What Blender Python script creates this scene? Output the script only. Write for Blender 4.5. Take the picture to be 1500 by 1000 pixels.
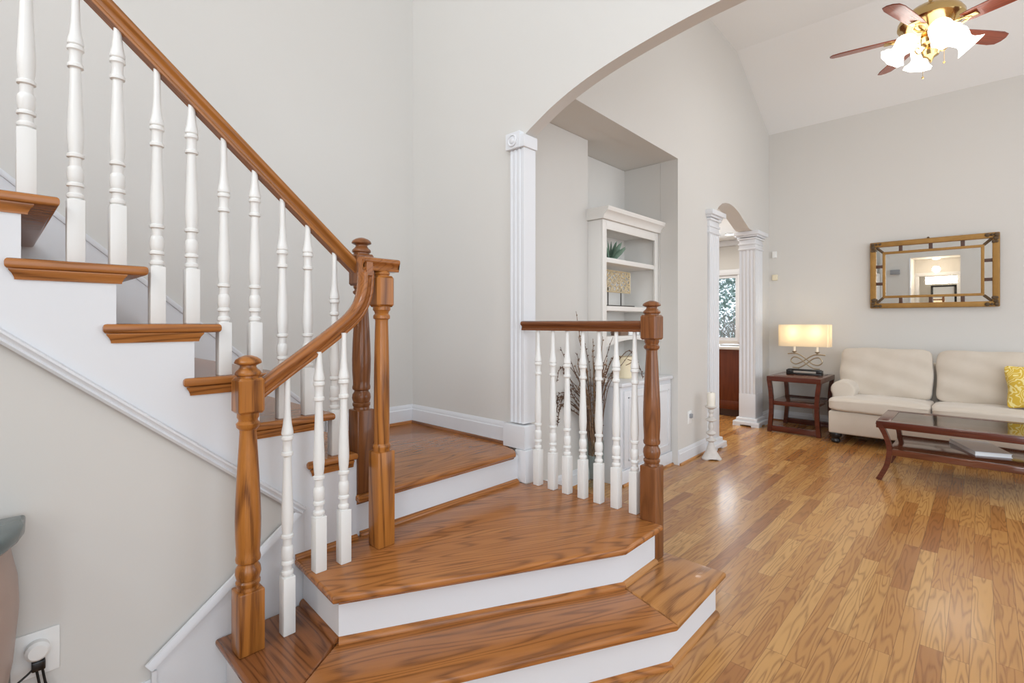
import bpy, bmesh, math, random
from math import sin, cos, pi, radians, sqrt, atan2
from mathutils import Vector, Matrix

random.seed(7)
for o in list(bpy.data.objects):
    bpy.data.objects.remove(o)
SC = bpy.context.scene
COL = SC.collection

# ------------------------------------------------------------------ camera
VPR, VPL, HORIZON = 1440.0, -20.0, 472.0
FPX = sqrt((VPR - 750) * (750 - VPL))
YAW = math.atan((VPR - 750) / FPX)
H = 1.30
cam = bpy.data.cameras.new('camera')
cam.sensor_width = 36.0
cam.lens = 36.0 * FPX / 1500.0
cam.shift_y = -(500 - HORIZON) / 1500.0
cam.clip_start = 0.05
cam_o = bpy.data.objects.new('camera', cam)
COL.objects.link(cam_o)
FW = Vector((cos(YAW), sin(YAW), 0))
RT = Vector((sin(YAW), -cos(YAW), 0))
cam_o.location = (0, 0, H)
cam_o.rotation_euler = (pi / 2, 0, YAW - pi / 2)
SC.camera = cam_o

# ------------------------------------------------------------------ world, view, daylight, added fill
SC.view_settings.view_transform = 'Standard'
SC.view_settings.look = 'None'
SC.view_settings.gamma = 1.0
SC.view_settings.use_curve_mapping = False
SC.view_settings.exposure = 0.0
world = bpy.data.worlds.new('world')
SC.world = world
world.use_nodes = True
wn = world.node_tree.nodes
wn['Background'].inputs[0].default_value = (0.80, 0.90, 1.0, 1)
wn['Background'].inputs[1].default_value = 1.6


def area_light(name, loc, target, sx, sy, power, color):
    l = bpy.data.lights.new(name, 'AREA')
    l.shape = 'RECTANGLE'
    l.size, l.size_y = sx, sy
    l.energy = power
    l.color = color
    o = bpy.data.objects.new(name, l)
    COL.objects.link(o)
    o.location = loc
    d = Vector(target) - Vector(loc)
    o.rotation_euler = d.to_track_quat('-Z', 'Y').to_euler()
    return o


def point_light(name, loc, power, color, r=0.05, parent=None):
    l = bpy.data.lights.new(name, 'POINT')
    l.energy = power
    l.color = color
    l.shadow_soft_size = r
    o = bpy.data.objects.new(name, l)
    COL.objects.link(o)
    o.location = loc
    return o


DAY = (0.82, 0.91, 1.0)
area_light('daylight_entry', (-0.2, -3.45, 2.4), (-0.2, 2, 2.2), 3.0, 4.2, 51, (0.76, 0.88, 1.0))
area_light('daylight_lounge', (4.8, -3.45, 1.75), (4.8, 2, 1.4), 3.8, 2.5, 34, DAY)
area_light('fill_living', (2.40, -2.3, 1.7), (7, -0.4, 2.2), 2.0, 2.2, 46, (0.92, 0.96, 1.0))  # added fill, out of view: brightens the sofa wall and ceiling
area_light('fill_foyer_side', (-3.05, -2.2, 1.6), (2, -0.6, 1.0), 2.0, 2.2, 100, DAY)  # added side fill, no known source: lifts the faces turned to the foyer
area_light('fill_foyer_high', (-3.05, 0.6, 4.35), (2, 0.9, 2.4), 3.4, 1.1, 112, (0.92, 0.96, 1.0))  # added high fill, no known source: ambient light for the foyer
area_light('daylight_kitchen', (8.85, 3.7, 1.6), (5, 3.5, 1.0), 1.2, 1.1, 25, DAY)


# ------------------------------------------------------------------ materials
def lin(c):
    c = c / 255.0
    return c / 12.92 if c <= 0.04045 else ((c + 0.055) / 1.055) ** 2.4


def rgb(r, g, b):
    return (lin(r), lin(g), lin(b), 1.0)


class NT:
    def __init__(self, name):
        self.m = bpy.data.materials.new(name)
        self.m.use_nodes = True
        self.t = self.m.node_tree
        self.b = self.t.nodes['Principled BSDF']

    def n(self, kind, **kw):
        x = self.t.nodes.new(kind)
        for k, v in kw.items():
            setattr(x, k, v)
        return x

    def l(self, a, b):
        self.t.links.new(a, b)

    def math(self, op, a, b=None, c=None):
        x = self.n('ShaderNodeMath', operation=op)
        for i, v in enumerate((a, b, c)):
            if v is None:
                continue
            if isinstance(v, (int, float)):
                x.inputs[i].default_value = v
            else:
                self.l(v, x.inputs[i])
        return x.outputs[0]

    def mix(self, f, a, b, blend='MIX'):
        x = self.n('ShaderNodeMix', data_type='RGBA', blend_type=blend)
        for i, v in ((0, f), (6, a), (7, b)):
            if isinstance(v, (int, float)):
                x.inputs[i].default_value = v
            elif isinstance(v, tuple):
                x.inputs[i].default_value = v
            else:
                self.l(v, x.inputs[i])
        return x.outputs[2]

    def ramp(self, f, stops):
        x = self.n('ShaderNodeValToRGB')
        e = x.color_ramp.elements
        while len(e) < len(stops):
            e.new(0.5)
        for i, (p, c) in enumerate(stops):
            e[i].position = p
            e[i].color = c
        self.l(f, x.inputs[0])
        return x.outputs[0]


def paint(name, col, rough=0.6, var=0.03, scale=3.0, bump=0.0, spec=0.5, metal=0.0, coat=0.0):
    k = NT(name)
    tc = k.n('ShaderNodeTexCoord')
    nz = k.n('ShaderNodeTexNoise')
    nz.inputs['Scale'].default_value = scale
    nz.inputs['Detail'].default_value = 4
    k.l(tc.outputs['Object'], nz.inputs['Vector'])
    dk = tuple(c * (1 - var) for c in col[:3]) + (1,)
    lt = tuple(min(1, c * (1 + var)) for c in col[:3]) + (1,)
    k.l(k.mix(nz.outputs['Fac'], dk, lt), k.b.inputs['Base Color'])
    k.b.inputs['Roughness'].default_value = rough
    k.b.inputs['Metallic'].default_value = metal
    k.b.inputs['Specular IOR Level'].default_value = spec
    k.b.inputs['Coat Weight'].default_value = coat
    if bump:
        n2 = k.n('ShaderNodeTexNoise')
        n2.inputs['Scale'].default_value = scale * 40
        k.l(tc.outputs['Object'], n2.inputs['Vector'])
        bp = k.n('ShaderNodeBump')
        bp.inputs['Strength'].default_value = bump
        bp.inputs['Distance'].default_value = 0.01
        k.l(n2.outputs['Fac'], bp.inputs['Height'])
        k.l(bp.outputs[0], k.b.inputs['Normal'])
    return k.m


def oak(name, light, mid, dark, rot=(0, 0, 0), rough=0.25, along=1.1, across=9.0, rings=26.0, gdepth=0.75, off=0.0):
    """stained oak; the grain runs along local x after rotation"""
    k = NT(name)
    tc = k.n('ShaderNodeTexCoord')
    mp = k.n('ShaderNodeMapping', vector_type='TEXTURE')
    mp.inputs['Rotation'].default_value = rot
    k.l(tc.outputs['Object'], mp.inputs['Vector'])
    m2 = k.n('ShaderNodeMapping')
    m2.inputs['Scale'].default_value = (along, across, across)
    m2.inputs['Location'].default_value = (off, off * 1.7, 0)
    k.l(mp.outputs[0], m2.inputs['Vector'])
    n1 = k.n('ShaderNodeTexNoise')
    n1.inputs['Scale'].default_value = 1.0
    n1.inputs['Detail'].default_value = 1.0
    n1.inputs['Roughness'].default_value = 0.4
    k.l(m2.outputs[0], n1.inputs['Vector'])
    s = k.math('SINE', k.math('MULTIPLY', n1.outputs['Fac'], rings * 6.28))
    line = k.math('POWER', k.math('MULTIPLY_ADD', s, 0.5, 0.5), 3.0)
    m3 = k.n('ShaderNodeMapping')
    m3.inputs['Scale'].default_value = (9.0, 330.0, 330.0)
    k.l(mp.outputs[0], m3.inputs['Vector'])
    n3 = k.n('ShaderNodeTexNoise')
    n3.inputs['Scale'].default_value = 1.0
    n3.inputs['Detail'].default_value = 2.0
    k.l(m3.outputs[0], n3.inputs['Vector'])
    n4 = k.n('ShaderNodeTexNoise')
    n4.inputs['Scale'].default_value = 2.3
    k.l(m2.outputs[0], n4.inputs['Vector'])
    base = k.mix(n4.outputs['Fac'], mid, light)
    g = k.math('MULTIPLY_ADD', line, k.math('MULTIPLY_ADD', n3.outputs['Fac'], 0.9, 0.35), k.math('MULTIPLY', k.math('SUBTRACT', n3.outputs['Fac'], 0.45), 0.8))
    g = k.math('MAXIMUM', k.math('MULTIPLY', g, gdepth), 0.0)
    c = k.mix(g, base, dark)
    k.l(c, k.b.inputs['Base Color'])
    k.b.inputs['Roughness'].default_value = rough
    k.b.inputs['Specular IOR Level'].default_value = 0.3
    k.b.inputs['Coat Weight'].default_value = 0.25
    k.b.inputs['Coat Roughness'].default_value = 0.06
    bp = k.n('ShaderNodeBump')
    bp.inputs['Strength'].default_value = 0.06
    bp.inputs['Distance'].default_value = 0.004
    k.l(n3.outputs['Fac'], bp.inputs['Height'])
    k.l(bp.outputs[0], k.b.inputs['Normal'])
    return k.m


def plank_floor():
    k = NT('oak_plank_floor')
    tc = k.n('ShaderNodeTexCoord')
    sp = k.n('ShaderNodeSeparateXYZ')
    k.l(tc.outputs['Object'], sp.inputs[0])
    W = 0.074
    yr = k.math('DIVIDE', sp.outputs['Y'], W)
    row = k.math('FLOOR', yr)
    wr = k.n('ShaderNodeTexWhiteNoise', noise_dimensions='1D')
    k.l(row, wr.inputs['W'])
    xs = k.math('DIVIDE', k.math('MULTIPLY_ADD', wr.outputs['Value'], 7.3, sp.outputs['X']), k.math('MULTIPLY_ADD', wr.outputs['Value'], 0.35, 0.55))
    idx = k.math('FLOOR', xs)
    cb = k.n('ShaderNodeCombineXYZ')
    k.l(row, cb.inputs[0])
    k.l(idx, cb.inputs[1])
    wp = k.n('ShaderNodeTexWhiteNoise', noise_dimensions='2D')
    k.l(cb.outputs[0], wp.inputs['Vector'])
    # seams
    fy = k.math('FRACT', yr)
    fx = k.math('FRACT', xs)
    ey = k.math('MINIMUM', fy, k.math('SUBTRACT', 1.0, fy))
    ex = k.math('MINIMUM', fx, k.math('SUBTRACT', 1.0, fx))
    seam = k.math('MAXIMUM', k.math('LESS_THAN', ey, 0.014), k.math('LESS_THAN', ex, 0.0016))
    # grain with a per-board offset
    gv = k.n('ShaderNodeCombineXYZ')
    k.l(k.math('MULTIPLY_ADD', wp.outputs['Value'], 37.0, k.math('MULTIPLY', sp.outputs['X'], 1.5)), gv.inputs[0])
    k.l(k.math('MULTIPLY_ADD', wp.outputs['Value'], 61.0, k.math('MULTIPLY', sp.outputs['Y'], 17.0)), gv.inputs[1])
    n1 = k.n('ShaderNodeTexNoise')
    n1.inputs['Scale'].default_value = 1.0
    n1.inputs['Detail'].default_value = 1.5
    k.l(gv.outputs[0], n1.inputs['Vector'])
    s = k.math('SINE', k.math('MULTIPLY', n1.outputs['Fac'], 62.0))
    line = k.math('POWER', k.math('MULTIPLY_ADD', s, 0.5, 0.5), 3.0)
    pv = k.n('ShaderNodeMapping')
    pv.inputs['Scale'].default_value = (10, 300, 1)
    k.l(tc.outputs['Object'], pv.inputs['Vector'])
    n3 = k.n('ShaderNodeTexNoise')
    n3.inputs['Scale'].default_value = 1.0
    k.l(pv.outputs[0], n3.inputs['Vector'])
    base = k.ramp(wp.outputs['Value'], [(0.0, rgb(156, 100, 52)), (0.2, rgb(176, 122, 66)), (0.6, rgb(190, 138, 78)), (1.0, rgb(204, 156, 94))])
    g = k.math('MULTIPLY', line, k.math('MULTIPLY_ADD', n3.outputs['Fac'], 0.75, 0.1))
    c = k.mix(g, base, rgb(116, 68, 32))
    c = k.mix(k.math('MULTIPLY', seam, 0.55), c, rgb(70, 38, 18))
    k.l(c, k.b.inputs['Base Color'])
    k.b.inputs['Roughness'].default_value = 0.27
    k.b.inputs['Specular IOR Level'].default_value = 0.35
    k.b.inputs['Coat Weight'].default_value = 0.3
    k.b.inputs['Coat Roughness'].default_value = 0.14
    bp = k.n('ShaderNodeBump')
    bp.inputs['Strength'].default_value = 0.08
    bp.inputs['Distance'].default_value = 0.004
    k.l(n3.outputs['Fac'], bp.inputs['Height'])
    k.l(bp.outputs[0], k.b.inputs['Normal'])
    return k.m


def emit(name, col, strength, base=(0.9, 0.9, 0.9, 1)):
    k = NT(name)
    k.b.inputs['Base Color'].default_value = base
    k.b.inputs['Emission Color'].default_value = col
    k.b.inputs['Emission Strength'].default_value = strength
    k.b.inputs['Roughness'].default_value = 0.4
    return k.m


def glass(name, col=(1, 1, 1, 1), refl=1.0):
    """thin clear glass: transparent with a fresnel reflection"""
    k = NT(name)
    tr = k.n('ShaderNodeBsdfTransparent')
    tr.inputs[0].default_value = col
    gl = k.n('ShaderNodeBsdfGlossy')
    gl.inputs['Roughness'].default_value = 0.02
    lw = k.n('ShaderNodeLayerWeight')
    lw.inputs[0].default_value = 0.5
    mx = k.n('ShaderNodeMixShader')
    k.l(k.math('MULTIPLY_ADD', k.math('POWER', lw.outputs['Facing'], 4.0), 0.5 * refl, 0.03 * refl), mx.inputs[0])
    k.l(tr.outputs[0], mx.inputs[1])
    k.l(gl.outputs[0], mx.inputs[2])
    k.l(mx.outputs[0], k.t.nodes['Material Output'].inputs[0])
    return k.m


def fabric(name, col, col2):
    k = NT(name)
    tc = k.n('ShaderNodeTexCoord')
    n1 = k.n('ShaderNodeTexNoise')
    n1.inputs['Scale'].default_value = 5.0
    n1.inputs['Detail'].default_value = 5
    k.l(tc.outputs['Object'], n1.inputs['Vector'])
    k.l(k.mix(n1.outputs['Fac'], col, col2), k.b.inputs['Base Color'])
    k.b.inputs['Roughness'].default_value = 0.85
    k.b.inputs['Sheen Weight'].default_value = 0.35
    k.b.inputs['Sheen Roughness'].default_value = 0.4
    n2 = k.n('ShaderNodeTexNoise')
    n2.inputs['Scale'].default_value = 400.0
    k.l(tc.outputs['Object'], n2.inputs['Vector'])
    bp = k.n('ShaderNodeBump')
    bp.inputs['Strength'].default_value = 0.15
    bp.inputs['Distance'].default_value = 0.003
    k.l(n2.outputs['Fac'], bp.inputs['Height'])
    k.l(bp.outputs[0], k.b.inputs['Normal'])
    return k.m


M = {}
M['wall'] = paint('wall_paint', rgb(214, 211, 206), 0.75, 0.015, 1.2)
M['ceil'] = paint('ceiling_paint', rgb(236, 236, 235), 0.8, 0.01, 1.0)
M['white'] = paint('white_trim_paint', rgb(224, 225, 228), 0.36, 0.012, 3.0)
M['ivory'] = paint('ivory_gloss_paint', rgb(230, 229, 226), 0.28, 0.012, 5.0)
M['shelfwhite'] = paint('shelf_paint', rgb(232, 229, 224), 0.45, 0.012, 3.0)
M['floor'] = plank_floor()
TL, TM, TD = rgb(188, 124, 66), rgb(156, 96, 48), rgb(84, 44, 20)
M['tread_u'] = oak('tread_oak', TL, TM, TD, (0, 0, 0), along=0.9, across=9.0, rings=15.0, gdepth=0.62)
M['tread_d'] = oak('tread_oak_front_edge', TL, TM, TD, (0, 0, radians(-28)), along=0.85, across=9.0, rings=15.0, gdepth=0.62, off=3.1)
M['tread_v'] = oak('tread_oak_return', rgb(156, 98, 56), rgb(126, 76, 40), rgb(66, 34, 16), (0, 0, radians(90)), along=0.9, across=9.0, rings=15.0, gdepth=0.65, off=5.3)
M['tread_l'] = oak('tread_oak_light', rgb(196, 140, 82), rgb(170, 114, 62), rgb(104, 60, 28), (0, 0, 0), along=1.0, across=8.0, rings=16.0, off=8.8)
NL_, NM_, ND_ = rgb(186, 122, 56), rgb(158, 96, 40), rgb(86, 42, 14)
M['newel'] = oak('newel_oak', NL_, NM_, ND_, (0, radians(90), 0), 0.28, 0.8, 9.0, 8.0, 0.8)
M['newel_dark'] = oak('newel_oak_dark', rgb(140, 88, 50), rgb(116, 70, 38), rgb(72, 38, 18), (0, radians(90), 0), 0.28, 0.9, 10.0, 12.0, 0.5, 2.2)
M['rail_main'] = oak('rail_oak_sloped', rgb(176, 114, 54), rgb(152, 94, 42), rgb(96, 52, 22), (0, radians(41.2), 0), 0.25, 0.8, 16.0, 9.0, 0.5)
M['rail_low'] = oak('rail_oak_lower', rgb(172, 110, 58), rgb(146, 88, 42), rgb(92, 48, 20), (0, radians(-38), 0), 0.25, 0.8, 16.0, 9.0, 0.5, 1.2)
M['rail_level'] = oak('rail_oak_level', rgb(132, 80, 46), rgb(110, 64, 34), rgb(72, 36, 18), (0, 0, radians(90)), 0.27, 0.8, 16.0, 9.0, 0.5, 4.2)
CH1, CH2, CH3 = rgb(98, 46, 30), rgb(78, 34, 22), rgb(46, 18, 12)
M['cherry'] = oak('cherry_wood', CH1, CH2, CH3, (0, 0, radians(90)), 0.22, 1.0, 12.0, 8.0, 0.4)
M['cherry_top'] = oak('cherry_table_top', rgb(112, 66, 44), rgb(94, 52, 34), rgb(60, 30, 18), (0, 0, radians(90)), 0.1, 1.0, 12.0, 8.0, 0.4, 3.0)
M['cabinet_brown'] = oak('kitchen_cabinet_wood', rgb(116, 56, 28), rgb(98, 44, 22), rgb(66, 28, 12), (0, radians(90), 0), 0.35, 1.0, 10.0, 8.0, 0.4)
M['blade'] = oak('fan_blade_wood', rgb(140, 70, 46), rgb(116, 54, 34), rgb(70, 30, 18), (0, 0, 0), 0.25, 1.0, 14.0, 8.0, 0.4)
M['brass'] = paint('polished_brass', rgb(206, 176, 120), 0.2, 0.03, 6, metal=1.0)
M['gold'] = paint('aged_gold_leaf', rgb(164, 124, 66), 0.42, 0.25, 14, bump=0.3, metal=0.45)
M['gilt_dark'] = paint('tarnished_gilding', rgb(112, 92, 70), 0.5, 0.3, 30, bump=0.6, metal=0.3)
M['strap'] = paint('dark_brown_strap', rgb(82, 54, 42), 0.5, 0.2, 20)
M['sofa'] = fabric('oatmeal_microfiber', rgb(196, 184, 168), rgb(212, 201, 188))
M['black'] = paint('black_gloss', rgb(24, 22, 22), 0.25, 0.1, 5)
M['champagne'] = paint('champagne_metal', rgb(176, 160, 134), 0.35, 0.05, 8, metal=0.8)
M['plate'] = paint('white_plastic', rgb(238, 238, 236), 0.35, 0.01)
M['beigeplastic'] = paint('almond_plastic', rgb(232, 222, 196), 0.4, 0.01)
M['greyplastic'] = paint('grey_plastic', rgb(150, 152, 156), 0.4, 0.02)
M['twig'] = paint('twig_bark', rgb(134, 104, 78), 0.75, 0.35, 40)
M['twig_dark'] = paint('twig_dark_bark', rgb(104, 80, 64), 0.75, 0.3, 40)
M['leaf'] = paint('succulent_leaf', rgb(120, 144, 126), 0.55, 0.2, 25)
M['cream'] = paint('cream_wax', rgb(236, 220, 186), 0.5, 0.04, 10)
M['wax'] = paint('white_wax', rgb(236, 230, 218), 0.5, 0.02, 10)
M['distress'] = paint('distressed_white_wood', rgb(212, 206, 200), 0.7, 0.16, 26, bump=0.3)
M['scroll'] = paint('champagne_scrollwork', rgb(214, 196, 160), 0.45, 0.2, 30, metal=0.25)
M['iron'] = paint('dark_iron', rgb(74, 68, 62), 0.5, 0.1, 10, metal=0.6)
M['marble'] = paint('dark_green_marble', rgb(96, 106, 106), 0.18, 0.3, 9)
M['bombe'] = paint('taupe_lacquer', rgb(172, 148, 136), 0.35, 0.12, 5)
M['cover'] = paint('pale_grey_cover', rgb(222, 226, 232), 0.35, 0.02)
M['paper'] = paint('book_paper', rgb(240, 240, 240), 0.6, 0.02)
M['counter'] = paint('pale_countertop', rgb(226, 222, 216), 0.25, 0.06, 30)
M['box'] = paint('brown_box_wood', rgb(132, 106, 88), 0.5, 0.1, 20)
M['mirror'] = paint('mirror_silver', (0.92, 0.92, 0.9, 1), 0.01, 0.0, 1, metal=1.0)
M['glass'] = glass('clear_glass', (0.93, 0.96, 0.95, 1))
M['bronze_glass'] = glass('bronze_tinted_glass', (0.44, 0.32, 0.24, 1), 1.7)
M['pane'] = glass('window_glass', (1, 1, 1, 1))
M['tulip'] = emit('lit_frosted_glass', (1.0, 0.96, 0.90, 1), 1.7)
M['bulb'] = emit('lit_bulb', (1.0, 0.88, 0.68, 1), 5.0)
M['downlight'] = emit('lit_downlight', (1.0, 0.95, 0.88, 1), 9.0)
M['hedge'] = paint('evergreen_foliage', rgb(150, 172, 166), 0.8, 0.35, 6)
M['trunk'] = paint('grey_bark', rgb(158, 152, 148), 0.9, 0.3, 12)
M['ground'] = paint('winter_lawn', rgb(140, 140, 120), 0.9, 0.3, 3)


def shade_mat():
    k = NT('linen_lampshade')
    k.b.inputs['Base Color'].default_value = rgb(244, 236, 220)
    k.b.inputs['Roughness'].default_value = 0.8
    k.b.inputs['Subsurface Weight'].default_value = 0.0
    tr = k.n('ShaderNodeBsdfTranslucent')
    tr.inputs[0].default_value = rgb(250, 238, 214)
    mx = k.n('ShaderNodeMixShader')
    mx.inputs[0].default_value = 0.55
    k.l(k.b.outputs[0], mx.inputs[1])
    k.l(tr.outputs[0], mx.inputs[2])
    k.l(mx.outputs[0], k.t.nodes['Material Output'].inputs[0])
    return k.m


M['shade'] = shade_mat()


def pillow_mat():
    k = NT('mustard_leaf_print')
    tc = k.n('ShaderNodeTexCoord')
    n1 = k.n('ShaderNodeTexNoise')
    n1.inputs['Scale'].default_value = 7.0
    k.l(tc.outputs['Object'], n1.inputs['Vector'])
    s = k.math('SINE', k.math('MULTIPLY', n1.outputs['Fac'], 85.0))
    k.l(k.mix(k.math('GREATER_THAN', s, 0.55), rgb(214, 178, 64), rgb(236, 220, 150)), k.b.inputs['Base Color'])
    k.b.inputs['Roughness'].default_value = 0.85
    return k.m


M['pillow'] = pillow_mat()


# ------------------------------------------------------------------ mesh helpers
def wloc(o):
    v = Vector((0, 0, 0))
    while o is not None:
        v = v + o.location
        o = o.parent
    return v


def obj(name, bm, mat, parent=None, smooth=35, base=None):
    me = bpy.data.meshes.new(name)
    bmesh.ops.recalc_face_normals(bm, faces=bm.faces)
    if parent is not None:
        org = wloc(parent)
        loc = Vector((0, 0, 0))
    else:
        if base is None:
            xs = [v.co.x for v in bm.verts]
            ys = [v.co.y for v in bm.verts]
            base = ((min(xs) + max(xs)) / 2, (min(ys) + max(ys)) / 2, min(v.co.z for v in bm.verts))
        org = Vector(base)
        loc = org
    for v in bm.verts:
        v.co -= org
    if smooth:
        for f in bm.faces:
            f.smooth = True
    bm.to_mesh(me)
    bm.free()
    if smooth:
        me.set_sharp_from_angle(angle=radians(smooth))
    me.materials.append(M[mat] if isinstance(mat, str) else mat)
    o = bpy.data.objects.new(name, me)
    COL.objects.link(o)
    o.location = loc
    if parent is not None:
        o.parent = parent
    return o


def tag(o, label=None, cat=None, group=None, kind=None):
    if label:
        o['label'] = label
    if cat:
        o['category'] = cat
    if group:
        o['group'] = group
    if kind:
        o['kind'] = kind
    return o


def struct(name, bm, mat, label=None, smooth=35, parent=None):
    o = obj(name, bm, mat, parent, smooth)
    if parent is None:
        tag(o, label, None, None, 'structure')
    return o


def thing(name, loc, label, cat, group=None, kind=None):
    o = bpy.data.objects.new(name, None)
    o.empty_display_size = 0.1
    COL.objects.link(o)
    o.location = loc
    return tag(o, label, cat, group, kind)


def merge(dst, src, mat=None):
    me = bpy.data.meshes.new('tmp')
    src.to_mesh(me)
    src.free()
    if mat is not None:
        me.transform(mat)
    dst.from_mesh(me)
    bpy.data.meshes.remove(me)


def B():
    return bmesh.new()


def box(bm, x0, x1, y0, y1, z0, z1, bev=0.0, seg=2, mat=None):
    t = bmesh.new()
    bmesh.ops.create_cube(t, size=1.0)
    for v in t.verts:
        v.co = Vector(((x0 + x1) / 2 + v.co.x * (x1 - x0), (y0 + y1) / 2 + v.co.y * (y1 - y0), (z0 + z1) / 2 + v.co.z * (z1 - z0)))
    if bev:
        bmesh.ops.bevel(t, geom=list(t.edges), offset=bev, segments=seg, profile=0.5, affect='EDGES')
    merge(bm, t, mat)
    return bm


def prism(bm, pts, axis, a0, a1, bev=0.0, seg=3):
    """extrude a 2-D outline: axis x -> pts (y,z); y -> (x,z); z -> (x,y)"""
    def P3(p, a):
        if axis == 'x':
            return (a, p[0], p[1])
        if axis == 'y':
            return (p[0], a, p[1])
        return (p[0], p[1], a)
    t = bmesh.new()
    v0 = [t.verts.new(P3(p, a0)) for p in pts]
    v1 = [t.verts.new(P3(p, a1)) for p in pts]
    n = len(pts)
    caps = [t.faces.new(v0), t.faces.new(v1)]
    for i in range(n):
        t.faces.new((v0[i], v0[(i + 1) % n], v1[(i + 1) % n], v1[i]))
    bmesh.ops.recalc_face_normals(t, faces=t.faces)
    if bev:
        ed = [e for e in t.edges if all(v in v0 for v in e.verts) or all(v in v1 for v in e.verts)]
        bmesh.ops.bevel(t, geom=ed, offset=bev, segments=seg, profile=0.5, affect='EDGES')
    bmesh.ops.triangulate(t, faces=[f for f in t.faces if len(f.verts) > 4])
    merge(bm, t)
    return bm


def lathe(bm, prof, cx=0.0, cy=0.0, seg=24, mat=None, caps=True):
    t = bmesh.new()
    rings = []
    for r, z in prof:
        rings.append([t.verts.new((cx + r * cos(2 * pi * i / seg), cy + r * sin(2 * pi * i / seg), z)) for i in range(seg)])
    for a, b in zip(rings, rings[1:]):
        for i in range(seg):
            t.faces.new((a[i], a[(i + 1) % seg], b[(i + 1) % seg], b[i]))
    if caps:
        t.faces.new(rings[0])
        t.faces.new(rings[-1])
    merge(bm, t, mat)
    return bm


def cr(p, n=6, closed=False):
    """Catmull-Rom resample of a list of vectors"""
    p = [Vector(x) for x in p]
    out = []
    m = len(p)
    rng = range(m) if closed else range(m - 1)
    for i in rng:
        p0 = p[(i - 1) % m] if (closed or i > 0) else p[0]
        p1 = p[i]
        p2 = p[(i + 1) % m]
        p3 = p[(i + 2) % m] if (closed or i + 2 < m) else p[-1]
        for j in range(n):
            t = j / n
            out.append(0.5 * ((2 * p1) + (p2 - p0) * t + (2 * p0 - 5 * p1 + 4 * p2 - p3) * t * t + (3 * p1 - p0 - 3 * p2 + p3) * t ** 3))
    if not closed:
        out.append(p[-1])
    return out


def tube(bm, path, r, seg=8, closed=False):
    """r: number or function of 0..1"""
    path = [Vector(p) for p in path]
    t = bmesh.new()
    n = len(path)
    rings = []
    prev = None
    for i, p in enumerate(path):
        if closed:
            d = path[(i + 1) % n] - path[(i - 1) % n]
        else:
            d = path[min(i + 1, n - 1)] - path[max(i - 1, 0)]
        d.normalize()
        if prev is None:
            a = Vector((0, 0, 1)) if abs(d.z) < 0.9 else Vector((1, 0, 0))
            s = d.cross(a).normalized()
        else:
            s = (prev - d * prev.dot(d))
            s = s.normalized() if s.length > 1e-6 else d.orthogonal().normalized()
        prev = s
        u = d.cross(s)
        rr = r(i / max(1, n - 1)) if callable(r) else r
        rings.append([t.verts.new(p + (s * cos(2 * pi * k / seg) + u * sin(2 * pi * k / seg)) * rr) for k in range(seg)])
    m = n if closed else n - 1
    for i in range(m):
        a, b = rings[i], rings[(i + 1) % n]
        for k in range(seg):
            t.faces.new((a[k], a[(k + 1) % seg], b[(k + 1) % seg], b[k]))
    if not closed:
        t.faces.new(rings[0])
        t.faces.new(rings[-1])
    merge(bm, t)
    return bm


def sweep(bm, prof, path, side):
    """profile points (s, h): s along the constant 'side' vector, h along side x tangent"""
    path = [Vector(p) for p in path]
    side = Vector(side).normalized()
    t = bmesh.new()
    rings = []
    n = len(path)
    for i, p in enumerate(path):
        if 0 < i < n - 1:
            d0 = (path[i] - path[i - 1]).normalized()
            d1 = (path[i + 1] - path[i]).normalized()
            d = (d0 + d1).normalized()
            k = 1.0 / max(0.3, d.dot(d0))
        else:
            d = (path[min(i + 1, n - 1)] - path[max(i - 1, 0)]).normalized()
            k = 1.0
        up = d.cross(side).normalized() * k
        rings.append([t.verts.new(p + side * s + up * h) for s, h in prof])
    q = len(prof)
    for a, b in zip(rings, rings[1:]):
        for j in range(q):
            t.faces.new((a[j], a[(j + 1) % q], b[(j + 1) % q], b[j]))
    t.faces.new(rings[0])
    t.faces.new(rings[-1])
    bmesh.ops.triangulate(t, faces=[f for f in t.faces if len(f.verts) > 4])
    merge(bm, t)
    return bm


def cushion(bm, cx, cy, cz, sx, sy, sz, puff=0.18, edge=0.25, wr=0.006, seed=0, n=14, mat=None, pinch=0.0):
    """a stuffed cushion: rounded slab, thickest in the middle (thin axis = x)"""
    rnd = random.Random(seed)
    ph = [rnd.uniform(0, 6.28) for _ in range(8)]
    t = bmesh.new()
    bmesh.ops.create_cube(t, size=2.0)
    bmesh.ops.subdivide_edges(t, edges=list(t.edges), cuts=n, use_grid_fill=True)
    for v in t.verts:
        x, y, z = v.co
        # round the outline
        p = 9.0
        m = max(abs(x), abs(y), abs(z))
        l = (abs(x) ** p + abs(y) ** p + abs(z) ** p) ** (1 / p)
        f = m / l if l else 1
        x, y, z = x * f, y * f, z * f
        y, z = y * (1 - pinch * (1 - z * z)), z * (1 - pinch * (1 - y * y))
        th = 1.0 - edge * (abs(y) ** 4 + abs(z) ** 4) / 2 + puff * (1 - y * y) * (1 - z * z)
        w = wr * (sin(7 * y + ph[0] + 3 * z) + sin(9 * z + ph[1] - 4 * y) + 0.6 * sin(17 * y + ph[2]) * abs(z) ** 3)
        v.co = Vector((cx + x * sx / 2 * th + w * (1 if x > 0 else -1), cy + y * sy / 2 * (1 + 0.012 * sin(5 * z + ph[3])), cz + z * sz / 2 * (1 + 0.012 * sin(6 * y + ph[4]))))
    merge(bm, t, mat)
    return bm


def pix(x, y):
    """direction through a photo pixel, as measured"""
    return FW + RT * ((x - 750) / FPX) + Vector((0, 0, 1)) * ((HORIZON - y) / FPX)


def on_x(x, y, u):
    d = pix(x, y)
    return Vector((0, 0, H)) + d * (u / d.x)


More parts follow.
